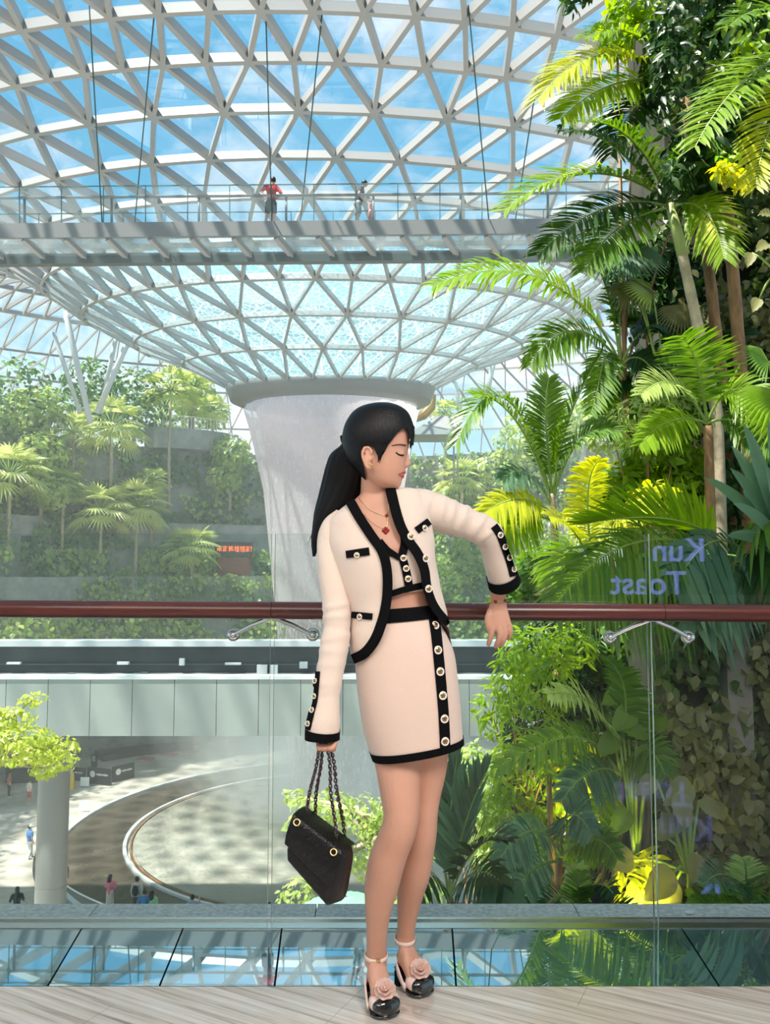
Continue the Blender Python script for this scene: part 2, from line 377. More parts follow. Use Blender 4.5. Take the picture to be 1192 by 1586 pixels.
def gradn(k):                                           # surface normal by ring, in the radial plane
    k0, k1 = max(k - 1, 0), min(k + 1, len(SURF) - 1); return math.atan2(SURF[k1][1] - SURF[k0][1], SURF[k1][0] - SURF[k0][0])
for (k, i, k2, j) in edges:
    p, q = NODES[k][i], NODES[k2][j]; mid = (p + q) / 2; s = (gradn(k) + gradn(k2)) / 2; rad = Vector((mid.x - XA, mid.y - D, 0)).normalized()
    tl = lerp(0, .13, 1) * (1 - math.cos(math.atan2(mid.x - XA, D - mid.y))) 
    nrm = (Vector((0, 0, math.cos(s))) - rad * math.sin(s)).normalized()
    wd = .13 if k < 3 else (.15 if k < 8 else .16)
    if k >= 12: wd = .16
    b.beam(p, q, wd, .34 if k > 2 else .26, nrm)
for k, ring in enumerate(NODES):
    for p in ring: b.ball(p, (.15, .15, .15), 6, 4)
b.build('lattice', M['steel'], roof, False)
def watermat():
    m = bpy.data.materials.new('wet_roof_glass'); m.use_nodes = True; t = m.node_tree; t.nodes.remove(t.nodes['Principled BSDF']); out = t.nodes['Material Output']
    tcn = N(t, 'ShaderNodeTexCoord'); nn = N(t, 'ShaderNodeTexNoise', n_Scale=.9, n_Detail=4); t.links.new(tcn.outputs['Object'], nn.inputs['Vector'])
    mxv = N(t, 'ShaderNodeMix', data_type='VECTOR'); mxv.inputs['Factor'].default_value = .28; t.links.new(tcn.outputs['Object'], mxv.inputs['A']); t.links.new(nn.outputs['Color'], mxv.inputs['B'])
    vo = N(t, 'ShaderNodeTexVoronoi', feature='DISTANCE_TO_EDGE', n_Scale=4.6); t.links.new(mxv.outputs['Result'], vo.inputs['Vector'])
    r = ramp(t, vo.outputs['Distance'], [(.0, .85), (.03, .5), (.09, .24)])  # foam and bright caustic ripple lines put into the glass colour
    tr = N(t, 'ShaderNodeBsdfTransparent'); tr.inputs[0].default_value = (.74, .91, .94, 1)
    df = N(t, 'ShaderNodeBsdfTranslucent'); df.inputs[0].default_value = (.38, .60, .65, 1)
    mxs = N(t, 'ShaderNodeMixShader'); t.links.new(r.outputs[0], mxs.inputs[0]); t.links.new(tr.outputs[0], mxs.inputs[1]); t.links.new(df.outputs[0], mxs.inputs[2]); t.links.new(mxs.outputs[0], out.inputs['Surface']); return m
M['wetglass'] = watermat()
gv, gw = MB(), MB()
for (k, i, k2, j, k3, l) in tris:
    up = Vector((0, 0, .12)); mb = gw if max(k, k2, k3) <= 4 else gv
    mb.add([NODES[k][i] + up, NODES[k2][j] + up, NODES[k3][l] + up], [(0, 1, 2)])
gv.build('glazing', M['roofglass'], roof, False); o = gw.build('funnel_glazing', M['wetglass'], roof, False); o['label'] = 'funnel glass with rippling water on it'
# outer dome behind, running down to the ground beyond the terraces
OUT = [(33.2, SURF[12][1], 4.2), (37, 14.0, 4.3), (41, 12.2, 4.4), (46, 9.5, 4.2), (51, 6.0, 3.6), (56, 1.5, 3.0), (60, -4, 2.2), (63, -10, 1.0), (64, -14, 0)]
b = MB(); gl = MB(); NO = 108; lo, hi = 19, 89
def onode(k, i): return rpt(*OUT[k], 2 * PI * (i + (.5 if k % 2 else 0)) / NO)
for k in range(len(OUT)):
    for i in range(lo, hi):
        if k: b.beam(onode(k, i), onode(k, i + 1), .11, .2)
        if k + 1 < len(OUT):
            if k % 2 == 0: a, c = onode(k + 1, i - 1), onode(k + 1, i)
            else: a, c = onode(k + 1, i), onode(k + 1, i + 1)
            p = onode(k, i)
            b.beam(p, a, .11, .2); b.beam(p, c, .11, .2)
            gl.add([p, a, c], [(0, 1, 2)]); gl.add([p, c, onode(k, i + 1)], [(0, 1, 2)])
o = b.build('outer_lattice', M['steel'], roof, False); gl.build('outer_glazing', M['roofglass'], roof, False)
# oculus ring
b = MB(); zr0 = P(512, 586, D - 6.15).z; prof = [(6.2, .18), (6.28, .02), (6.24, -.16), (6.0, -.42), (5.55, -.62), (5.2, -.66), (5.15, -.4), (5.3, .1)]
b.rings([[rpt(r, zr0 + z, .84 if z > -.3 else .4, 2 * PI * i / 72) for i in range(72)] for r, z in prof], False, True)
o = b.build('oculus_ring', M['fascia']); tag(o, 'broad grey metal ring the waterfall pours out of', 'ring beam'); sel_smooth(o.data, 40)
# slanted roof columns beyond the waterfall
M['colwhite'] = mat('pale_column_paint', (.66, .69, .69), .45)
for (x0, y0, x1, y1, Y, rr, lab) in [(101, 482, 140, 655, 57, .21, 'long pale roof column leaning left over the terrace trees'), (201, 522, 150, 640, 57, .21, 'pale roof column leaning right, forming a V over the terrace'),
                                 (83, 515, 124, 640, 61, .17, 'thinner pale column half hidden behind the left leaning one'), (180, 522, 155, 640, 61, .17, 'thinner pale column half hidden behind the right leaning one'),
                                 (764, 560, 752, 620, 60, .2, 'pale slanted roof column right of the oculus ring'), (705, 590, 714, 650, 62, .16, 'short pale roof column just right of the ring')]:
    b = MB(); p, q = P(x0, y0, Y), P(x1, y1, Y); b.tube([p, p.lerp(q, .05), q], [rr * .6, rr, rr], 16); tag(b.build('roof_column', M['colwhite']), lab, 'column', 'slanted roof columns')

# ================================================================= PEDESTRIAN BRIDGE
YB = 25.4
br = thing('pedestrian_bridge', 'glass floored footbridge hung on cables under the roof', 'bridge', P(450, 360, YB))
def bp_(px, py, Y=YB): return P(px, py + (430 - px) * .0088, Y)
b = MB(); b.beam(bp_(-420, 355), bp_(985, 355), .16, .49); b.build('fascia_beam', M['fascia'], br, False)
b = MB(); b.beam(bp_(-420, 400, 26.25), bp_(985, 400, 26.25), .28, .34); b.build('lower_beam', M['greysteel'], br, False)
b = MB(); b.beam(bp_(-420, 379, 27.6), bp_(985, 379, 27.6), .10, .16); b.build('far_edge_beam', M['fascia'], br, False)
for k in range(-6, 14):
    xs = 37 + 65.1 * k; dx = lerp(33, 19, (xs - 37) / 716); b = MB()
    b.beam(bp_(xs, 366, YB + .05), bp_(xs + dx, 396, 26.2), .17, .22); b.build('cross_beam', M['steel'], br, False)
deckz = bp_(430, 344).z
def quad(mb, a, bb, c, d): return mb.add([a, bb, c, d], [(0, 1, 2, 3)])
b = MB(); q = [bp_(-420, 366), bp_(985, 366), bp_(985, 393, 26.1), bp_(-420, 393, 26.1)]; quad(b, *q); b.build('soffit_glass', M['deckglass'], br, False)
b = MB(); a0, a1 = bp_(-420, 345), bp_(985, 345); quad(b, a0, a1, a1 + Vector((0, 2.2, 0)), a0 + Vector((0, 2.2, 0))); b.build('deck_glass', M['deckglass'], br, False)
M['greenrail'] = mat('green_grey_rail', (.11, .20, .19), .4)
b = MB(); b.beam(bp_(-420, 286), bp_(985, 286), .03, .03)
for k in range(-6, 15): b.beam(bp_(30 + 65.1 * k, 286), bp_(30 + 65.1 * k, 345), .025, .035, (0, 1, 0))
b.build('guard_rail', M['greenrail'], br, False)
b = MB(); b.tube([bp_(-420, 303, YB + .12), bp_(985, 303, YB + .12)], .05, 8)
for x in list(range(-385, 940, 135)): b.beam(bp_(x + 18, 303, YB + .12), bp_(x + 18, 345, YB + .12), .07, .05, (0, 1, 0))
b.build('handrail_tube', M['fascia'], br)
b = MB(); b.beam(bp_(-420, 328, 27.6), bp_(985, 328, 27.6), .03, .03); b.beam(bp_(-420, 348, 27.6), bp_(985, 348, 27.6), .03, .03)
for k in range(-6, 15): b.beam(bp_(-5 + 65.1 * k, 328, 27.6), bp_(-5 + 65.1 * k, 379, 27.6), .025, .03, (0, 1, 0))
b.build('far_guard_rail', M['greenrail'], br, False)
b = MB(); q = [bp_(-420, 288), bp_(985, 288), bp_(985, 344), bp_(-420, 344)]; quad(b, *q); b.build('guard_glass', M['railglass'], br, False)
for (x0, x1, Y) in [(411, 421, YB), (725, 757, YB), (138, 158, YB), (500, 462, 27.5), (240, 206, 27.5), (832, 793, 27.5)]:
    bot = P(x1, 344 if Y < 26 else 372, Y); top = P(x0, 8, 21.6) if x0 != 832 else P(x0, 120, 24.3); b = MB(); b.tube([bot, top], .022, 6); b.build('hanger_cable', M['cable'], br)

# ================================================================= WATERFALL
def fallmat(name, tint, cover, scale, seed):
    m = bpy.data.materials.new(name); m.use_nodes = True; t = m.node_tree; t.nodes.remove(t.nodes['Principled BSDF']); out = t.nodes['Material Output']
    tcn = N(t, 'ShaderNodeTexCoord'); mpn = N(t, 'ShaderNodeMapping'); mpn.inputs['Scale'].default_value = (1, 1, .30); mpn.inputs['Location'].default_value = (seed, 0, seed); t.links.new(tcn.outputs['Object'], mpn.inputs[0])
    n1 = N(t, 'ShaderNodeTexNoise', n_Scale=scale, n_Detail=6, n_Roughness=.75); t.links.new(mpn.outputs[0], n1.inputs['Vector'])
    r = ramp(t, n1.outputs['Fac'], [(cover - .05, 0.0), (cover + .05, 1.0)])
    sxn = N(t, 'ShaderNodeSeparateXYZ'); t.links.new(tcn.outputs['Object'], sxn.inputs[0])
    mr = N(t, 'ShaderNodeMapRange'); mr.inputs[1].default_value = -2.0; mr.inputs[2].default_value = -.4; mr.inputs[3].default_value = 0; mr.inputs[4].default_value = .75; t.links.new(sxn.outputs['Z'], mr.inputs[0])
    ad = N(t, 'ShaderNodeMath', operation='MAXIMUM'); t.links.new(r.outputs[0], ad.inputs[0]); t.links.new(mr.outputs[0], ad.inputs[1])
    fd = N(t, 'ShaderNodeMapRange'); fd.inputs[1].default_value = -22; fd.inputs[2].default_value = -9; fd.inputs[3].default_value = .12; fd.inputs[4].default_value = .92; t.links.new(sxn.outputs['Z'], fd.inputs[0])
    ml = N(t, 'ShaderNodeMath', operation='MULTIPLY'); t.links.new(ad.outputs[0], ml.inputs[0]); t.links.new(fd.outputs[0], ml.inputs[1]); ad = ml
    tr = N(t, 'ShaderNodeBsdfTransparent'); df = N(t, 'ShaderNodeBsdfDiffuse'); df.inputs[0].default_value = (*tint, 1); tl = N(t, 'ShaderNodeBsdfTranslucent'); tl.inputs[0].default_value = (*tint, 1)
    m1 = N(t, 'ShaderNodeMixShader'); m1.inputs[0].default_value = .55; t.links.new(df.outputs[0], m1.inputs[1]); t.links.new(tl.outputs[0], m1.inputs[2])
    m2 = N(t, 'ShaderNodeMixShader'); t.links.new(ad.outputs[0], m2.inputs[0]); t.links.new(tr.outputs[0], m2.inputs[1]); t.links.new(m1.outputs[0], m2.inputs[2]); t.links.new(m2.outputs[0], out.inputs['Surface']); return m
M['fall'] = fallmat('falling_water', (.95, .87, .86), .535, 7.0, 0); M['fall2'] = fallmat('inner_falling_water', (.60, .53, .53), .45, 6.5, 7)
ZP = -13.5
wf = thing('waterfall', 'tall white indoor waterfall pouring from the ring in the roof', 'waterfall', (XA, D, zr0 - .6))
def fall(name, k, m):
    prof = []
    for i in range(26):
        t = i / 25; z = lerp(zr0 - .55, ZP + .4, t); py = 600 + t * 600
        r = 5.2 * (1 - .11 * min(1, t * 5.0)) * lerp(1, .66, min(1, t * 1.15) ** .8) * k; prof.append((r, z))
    b = MB(); rs = []
    for r, z in prof: rs.append([Vector((XA + .1 * (zr0 - z) * .35 + r * math.sin(2 * PI * i / 96) * (1 + .012 * math.sin(i * 1.7)), D - r * math.cos(2 * PI * i / 96), z)) for i in range(96)])
    b.rings(rs, False); return b.build(name, m, wf)
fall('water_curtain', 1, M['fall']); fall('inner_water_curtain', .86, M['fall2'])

# ================================================================= VIADUCT ACROSS THE ATRIUM
M['panel'] = mat('sage_grey_cladding', (.37, .395, .36), .35, var=.06, vscale=.7)
YV = 24.0
via = thing('viaduct', 'low viaduct with pale green cladding panels crossing below the handrail', 'viaduct', P(400, 1140, YV + 6))
def vp(px, py, Y=YV): return P(px, py + (px - 250) * .008, Y)
xA, xB = vp(-520, 1052).x, vp(1120, 1052).x
zt, zb = vp(250, 1052).z, vp(250, 1140).z
x = xA; step = 64.3 / 1240 * YV; x0 = vp(75, 1052).x; x = x0 - 9 * step
while x < xB:
    b = MB(); b.box((x + .008, YV, zb), (x + step - .008, YV + .12, zt)); b.build('cladding_panel', M['panel'], via, False); x += step
b = MB(); b.box((xA, YV - .03, zt), (xB, YV + .35, zt + .10)); b.build('coping', M['white'], via, False)
b = MB(); b.box((xA, YV + .08, zb + .02), (xB, YV + .3, zt)); b.box((-22, YV + .3, zb + .02), (xB, 36, zb + .35)); b.build('deck', M['concwall'], via, False)
zf = P(250, 997, 36).z; M['graphite'] = mat('graphite_wall', (.07, .075, .078), .5, var=.3, vscale=.8)
b = MB(); b.box((-32, 36, zb), (xB + 5, 36.4, zf - .1)); b.build('far_parapet', M['graphite'], via, False)
b = MB(); b.box((-32, 35.7, zf - .1), (xB + 5, 36.5, zf + .16)); b.build('far_coping', M['white'], via, False)
b = MB(); zc = P(250, 1028, 35.9).z; b.box((-32, 35.9, zc - .05), (xB, 36, zc)); b.build('cable_tray', M['greysteel'], via, False)
for (px, py, ww, hh, mm) in [(22, 1027, .6, .09, 'white'), (191, 1027, .5, .12, 'white'), (361, 1028, .7, .09, 'white'), (406, 1038, .45, .45, 'paleconc'), (424, 1038, .35, .45, 'paleconc'), (470, 1030, .35, .28, 'white'), (282, 1025, .22, .3, 'white'), (110, 1044, .3, .12, 'fascia'), (224, 1043, .3, .12, 'fascia')]:
    c = P(px, py, 35.8); b = MB(); b.box((c.x - ww / 2, 35.7, c.z - hh / 2), (c.x + ww / 2, 35.9, c.z + hh / 2)); o = b.build('wall_fitting', M[mm], via, False)

# ================================================================= PLAZA AND POOL FAR BELOW
def pavemat():
    return mat('pale_paving', (.66, .60, .52), .6, color2=(.40, .35, .29), vscale=.55, bump=.2, bscale=4)
M['paving'] = pavemat(); M['wetstone'] = mat('wet_brown_stone', (.075, .060, .042), .12, color2=(.14, .115, .085), vscale=.5, spec=.7)
PC = Vector((-1.95, 47.7, ZP))
b = MB(); b.box((-60, 14, ZP - .6), (60, 115, ZP - .06)); struct('ground', b, M['paving'], 'sunlit pale stone plaza around the pool')
def annulus(r0, r1, z, n=120, th=.06, c=PC):
    b = MB(); prof = [(r0, z), (r1, z), (r1, z - th), (r0, z - th)]
    return b.rings([[Vector((c.x + r * math.sin(2 * PI * i / n), c.y - r * math.cos(2 * PI * i / n), zz)) for i in range(n)] for r, zz in prof], False, True)
pool = thing('pool', 'round pool with wet brown stone surround and cream basin under the waterfall', 'pool', PC)
annulus(12.6, 16.0, ZP + .02, th=.3).build('wet_surround', M['wetstone'], pool, False)
annulus(12.44, 12.62, ZP + .14, th=.3).build('basin_rim', M['paleconc'], pool, False)
annulus(12.18, 12.26, ZP + .10, th=.3).build('inner_rim', M['bark'], pool, False)
M['cream'] = mat('cream_basin_water', (.88, .83, .70), .5, color2=(.70, .65, .52), vscale=.35, bump=.35, bscale=2.5)
b = MB(); b.rings([[Vector((PC.x + r * math.sin(2 * PI * i / 96), PC.y - r * math.cos(2 * PI * i / 96), ZP + z)) for i in range(96)] for r, z in [(12.1, .08), (11.2, -.02), (9, -.05), (5, -.06), (.1, -.06)]], True); b.build('basin_water', M['cream'], pool)
annulus(16.0, 16.25, ZP + .16, th=.4).build('pool_kerb', M['paleconc'], pool, False)
fence = thing('pool_fence', 'curved glass fence round the near side of the pool', 'fence', (PC.x, PC.y - 16.6, ZP))
def arcp(r, a, z): return Vector((PC.x + r * math.sin(a), PC.y - r * math.cos(a), z))
A0, A1, NA = math.radians(-82), math.radians(75), 90
b = MB()
for i in range(NA):
    a, c = lerp(A0, A1, i / NA), lerp(A0, A1, (i + 1) / NA); quad(b, arcp(16.7, a, ZP), arcp(16.7, c, ZP), arcp(16.7, c, ZP + 1.1), arcp(16.7, a, ZP + 1.1))
b.build('fence_glass', M['railglass'], fence, False)
b = MB(); b.tube([arcp(16.7, lerp(A0, A1, i / NA), ZP + 1.12) for i in range(NA + 1)], .035, 6); b.build('top_rail', M['white'], fence)
b = MB(); b.tube([arcp(16.8, lerp(A0, A1, i / NA), ZP + .1) for i in range(NA + 1)], .16, 6); b.build('base_shoe', M['dark'], fence)

# ================================================================= PLANT BUILDERS
LEAF_V = np.array([(0, 0, 0), (-.5, .32, .05), (0, .32, 0), (.5, .32, .05), (-.42, .64, .03), (0, .64, -.02), (.42, .64, .03), (0, 1, -.12)], float)
LEAF_T = np.array([(0, 2, 1), (0, 3, 2), (4, 5, 7), (5, 6, 7)]); LEAF_Q = np.array([(1, 2, 5, 4), (2, 3, 6, 5)])
def leaves(name, pts, nrm, size, m, parent=None, wide=.5, droop=.55, jitter=.5, sizevar=.35, seed=1, adir=None):
    """many leaves: each springs from a point, its face turned along nrm, its tip hanging down"""
    g = np.random.default_rng(seed); pts = np.asarray(pts, float); n = len(pts); nrm = np.asarray(nrm, float)
    nn = nrm + g.normal(0, jitter, (n, 3)); nn /= np.linalg.norm(nn, axis=1)[:, None] + 1e-9
    d = (g.normal(0, 1, (n, 3)) * .75 + np.array([0, 0, -droop * 1.6]) + nrm * .35) if adir is None else adir + g.normal(0, .35, (n, 3))
    d -= nn * (d * nn).sum(1)[:, None]; d /= np.linalg.norm(d, axis=1)[:, None] + 1e-9
    sidev = np.cross(d, nn); s = size * (1 + g.uniform(-sizevar, sizevar, n))
    V = (sidev[:, None, :] * (LEAF_V[None, :, 0, None] * wide) + d[:, None, :] * LEAF_V[None, :, 1, None] + nn[:, None, :] * LEAF_V[None, :, 2, None]) * s[:, None, None] + pts[:, None, :]
    off = (np.arange(n) * 8)[:, None, None]
    me = np_mesh(name, V.reshape(-1, 3), [(LEAF_T[None] + off).reshape(-1, 3), (LEAF_Q[None] + off).reshape(-1, 4)])
    return link_mesh(name, me, m, parent)
def blob_pts(g, c, r, n, shell=.55):
    d = g.normal(0, 1, (n, 3)); d /= np.linalg.norm(d, axis=1)[:, None]; k = (shell + (1 - shell) * g.random(n) ** .5)[:, None]
    return np.asarray(c) + d * k * np.asarray(r), d
def bezier(p, t):
    p = [Vector(q) for q in p]
    while len(p) > 1: p = [a.lerp(b, t) for a, b in zip(p, p[1:])]
    return p[0]
def frond(name, ctrl, m, parent, ll=.45, n=34, width=.035, droop=.30, vee=.35, start=.16, rr=.012, roll=0., seed=0, sweep=.55, stemmat=None, world=True, tipk=.35):
    """a feather palm frond: an arching stem with two rows of narrow drooping leaflets; ctrl = bezier points"""
    g = random.Random(seed); K = 14; path = [bezier(ctrl, k / K) for k in range(K + 1)]
    b = MB(); b.tube(path, [lerp(rr, rr * .25, k / K) for k in range(K + 1)], 5); b.mi = [0] * len(b.f); b.cur = 1
    d0 = (path[-1] - path[0]).normalized(); up = Vector((0, 0, 1)); sd0 = d0.cross(up)
    if sd0.length < .1: sd0 = Vector((1, 0, 0))
    sd0.normalize()
    for k in range(n):
        t = start + (1 - start) * (k + .5) / n; p = bezier(ctrl, t); tg = (bezier(ctrl, min(1, t + .02)) - bezier(ctrl, t - .02)).normalized()
        s_ = (sd0 - tg * sd0.dot(tg)).normalized(); u_ = s_.cross(tg)
        if roll: q = Quaternion(tg, roll); s_ = q @ s_; u_ = q @ u_
        prof = min(1, (t - start) / .25 + .35) * (1 - (max(0, t - .55) / .45) ** 1.6 * (1 - tipk)); Ll = ll * prof
        for sg in (-1, 1):
            if g.random() < .03: continue
            sw = sweep * lerp(.7, 1.5, t) + g.uniform(-.12, .12); L_ = Ll * g.uniform(.88, 1.08)
            dr = (s_ * sg * math.cos(sw) + tg * math.sin(sw) + u_ * (vee + g.uniform(-.1, .1))).normalized(); wv = (tg * math.cos(sw) - s_ * sg * math.sin(sw)).normalized()
            gd = droop * g.uniform(.6, 1.4); c = []
            for s, wk in ((0, .35), (.3, 1), (.68, .8), (1, 0)):
                q = p + dr * (L_ * s) + Vector((0, 0, -1)) * (L_ * gd * s * s)
                if wk: c += [q - wv * width * wk / 2, q + wv * width * wk / 2]
                else: c += [q]
            b.add(c, [(0, 1, 3, 2), (2, 3, 5, 4), (4, 5, 6)])
    return b.build(name, [stemmat or M['rachis'], m], parent, False, world)
def fanleaf(b, base, d, nrm, R, n=14, spread=2.5, cut=.45):
    """a pleated fan leaf"""
    d = Vector(d).normalized(); nrm = Vector(nrm); nrm = (nrm - d * nrm.dot(d)).normalized(); s = d.cross(nrm); base = Vector(base); vs = [base]; fs = []
    for k in range(n):
        a0 = -spread / 2 + spread * k / n; a2 = a0 + spread / n; am = (a0 + a2) / 2
        def pt(a, r, h=0): return base + (d * math.cos(a) + s * math.sin(a)) * r + nrm * h - Vector((0, 0, 1)) * (r * r / R * .35)
        o = len(vs); vs += [pt(a0, R * cut), pt(am, R * cut, R * .04), pt(a2, R * cut), pt(am - .02, R * (1 - .12 * abs(am) / 1.3))]
        fs += [(0, o, o + 1), (0, o + 1, o + 2), (o, o + 3, o + 1), (o + 1, o + 3, o + 2)]
    b.add(vs, fs)
def fan_palm(label, base, top, R, m, nl=22, seed=0, group=None, leafR=None, trunk_r=.10, barkm='palebark'):
    g = random.Random(seed); base, top = Vector(base), Vector(top); t = thing('fan_palm', label, 'palm tree', base, 0, group)
    b = MB(); mid = base.lerp(top, .5) + Vector((g.uniform(-.1, .1), 0, 0)) * (top - base).length * .1; b.tube([base, mid, top], [trunk_r * 1.15, trunk_r, trunk_r * .8], 8); b.build('trunk', M[barkm], t)
    b = MB(); b.cur = 0; lr = leafR or R * .62
    for k in range(nl):
        az = k * 2.4 + g.uniform(-.3, .3); el = lerp(1.25, -.55, (k + .5) / nl) + g.uniform(-.15, .15)
        d = Vector((math.cos(az) * math.cos(el), math.sin(az) * math.cos(el), math.sin(el))); pe = top + d * (R * .55); b.cur = 1; b.tube([top, pe], .018 * R / .9, 4, False); b.cur = 0
        dd = (d + Vector((0, 0, -.25))).normalized(); nr = Vector((0, 0, 1)) if abs(el) < 1 else Vector((math.cos(az), math.sin(az), .2)); fanleaf(b, pe, dd, nr, lr, 12, 2.7)
    b.build('crown', [L[m], M['rachis']], t, False); return t
def broad_tree(label, base, top, blobs, m, size, n, seed=0, group=None, trunk_r=.12, wide=.5, name='broadleaf_tree', cat='tree', barkm='palebark', trunk=True, droop=.55, fork=.55):
    g = np.random.default_rng(seed); t = thing(name, label, cat, base, 0, group); base, top = Vector(base), Vector(top)
    if trunk:
        b = MB(); b.tube([base, base.lerp(top, .6), top], [trunk_r, trunk_r * .8, trunk_r * .4], 8)
        for c, r in blobs: b.tube([base.lerp(top, fork), base.lerp(top, fork).lerp(Vector(c), .5) + Vector((0, 0, .1)), c], [trunk_r * .5, trunk_r * .35, trunk_r * .12], 5)
        b.build('trunk', M[barkm], t)
    tot = sum(np.prod(np.asarray(r)) ** (2 / 3) for c, r in blobs); P_, N_ = [], []
    for c, r in blobs:
        p, d = blob_pts(g, c, r, max(8, int(n * (np.prod(np.asarray(r)) ** (2 / 3)) / tot))); P_.append(p); N_.append(d + np.array([0, 0, .45]))
    leaves('crown', np.concatenate(P_), np.concatenate(N_), size, L[m], t, wide, droop, seed=seed + 1); return t

# ================================================================= FAR TERRACES
TC = Vector((-3, 46, 0))
def tpt(r, a, z): return Vector((TC.x + r * math.sin(a), TC.y + r * math.cos(a), z))
TA0, TA1 = math.radians(-84), math.radians(72)
def arcwall(label, name, r0, r1, z0, z1, m, n=60):
    b = MB(); rs = []
    for i in range(n + 1):
        a = lerp(TA0, TA1, i / n); rs.append([tpt(r0, a, z0), tpt(r1, a, z0), tpt(r1, a, z1), tpt(r0, a, z1)])
    b.rings(rs); return struct(name, b, m, label)
def tz(px, py, r):                                       # angle and height on the arc of radius r seen at a pixel
    d = ray(px, py); o = Vector((0, 0, CAMH)); dx, dy = d.x, d.y; ax, ay = -TC.x, -TC.y
    A = dx * dx + dy * dy; B = 2 * (dx * ax + dy * ay); C_ = ax * ax + ay * ay - r * r; s = (-B + math.sqrt(max(0, B * B - 4 * A * C_))) / (2 * A); q = o + d * s
    return math.atan2(q.x - TC.x, q.y - TC.y), q.z, q
Z1, Z2, Z3 = .9, 5.4, 12.0
arcwall('lowest sloping grey terrace wall beyond the viaduct', 'wall_back', 24, 26.5, -6.5, Z1, M['concwall'])
arcwall('middle dark grey terrace wall with windows', 'wall_back_2', 26.5, 28.5, -6.5, Z2, M['concwall'])
arcwall('upper terrace wall covered with creepers', 'wall_back_3', 28.5, 38, ZP - .1, Z3, M['concwall'])
def wall_leaves(label, r, z0, z1, px0, px1, n, size, m, seed, thick=.5, gap=0.):
    g = np.random.default_rng(seed); a0 = tz(px0, 800, r)[0]; a1 = tz(px1, 800, r)[0]; a = g.uniform(a0, a1, n); z = g.uniform(z0, z1, n); rr = r - g.random(n) * thick
    if gap:
        keep = np.array([noise.noise(Vector((a_ * r * .22, z_ * .35, seed))) > gap - .5 for a_, z_ in zip(a, z)]); a, z, rr = a[keep], z[keep], rr[keep]
    pts = np.stack([TC.x + rr * np.sin(a), TC.y + rr * np.cos(a), z], 1); nr = np.stack([-np.sin(a), -np.cos(a), .5 + 0 * a], 1)
    o = leaves('creeper_leaves', pts, nr, size, L[m], None, .7, .7, seed=seed); return tag(o, label, 'creeper', kind='stuff')
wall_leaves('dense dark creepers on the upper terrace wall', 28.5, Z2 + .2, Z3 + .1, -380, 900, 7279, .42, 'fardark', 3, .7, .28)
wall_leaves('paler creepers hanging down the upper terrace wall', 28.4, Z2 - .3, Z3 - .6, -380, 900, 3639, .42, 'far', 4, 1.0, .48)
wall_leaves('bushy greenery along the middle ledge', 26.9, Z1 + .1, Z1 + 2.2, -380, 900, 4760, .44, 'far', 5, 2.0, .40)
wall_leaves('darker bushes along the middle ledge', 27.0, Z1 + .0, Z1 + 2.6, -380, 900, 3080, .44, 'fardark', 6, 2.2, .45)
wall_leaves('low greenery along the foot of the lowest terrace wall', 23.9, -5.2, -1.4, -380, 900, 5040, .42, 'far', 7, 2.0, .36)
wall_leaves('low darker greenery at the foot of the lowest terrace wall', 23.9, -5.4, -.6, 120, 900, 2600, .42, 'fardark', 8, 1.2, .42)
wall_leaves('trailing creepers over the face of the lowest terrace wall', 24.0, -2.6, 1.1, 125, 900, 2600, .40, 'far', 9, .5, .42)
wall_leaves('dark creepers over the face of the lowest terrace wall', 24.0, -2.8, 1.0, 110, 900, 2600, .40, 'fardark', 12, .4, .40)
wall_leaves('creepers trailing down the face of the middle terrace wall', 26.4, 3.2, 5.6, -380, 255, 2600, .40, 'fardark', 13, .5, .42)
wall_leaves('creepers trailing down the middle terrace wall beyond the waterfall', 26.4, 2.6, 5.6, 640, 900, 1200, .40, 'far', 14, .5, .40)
# windows of the middle wall
M['winglass'] = mat('dark_window_glass', (.05, .055, .06), .12, spec=.8)
for px, w_ in [(78, 4.2), (100, 2.2)][:1]:
    a, z, q = tz(px, 847, 26.45); b = MB(); n = 7
    for i in range(n):
        a1 = a + (i - n / 2) * .7 / 26.4; a2 = a1 + .6 / 26.4; z0, z1 = 2.0, 3.9
        b.add([tpt(26.42, a1, z0), tpt(26.42, a2, z0), tpt(26.42, a2, z1), tpt(26.42, a1, z1), tpt(26.6, a1, z0), tpt(26.6, a2, z0), tpt(26.6, a2, z1), tpt(26.6, a1, z1)], [(0, 1, 2, 3), (0, 4, 5, 1), (3, 2, 6, 7), (1, 5, 6, 2), (0, 3, 7, 4)])
    tag(b.build('window_1', M['winglass'], None, False), 'dark strip window in the middle terrace wall behind the palms', kind='structure')
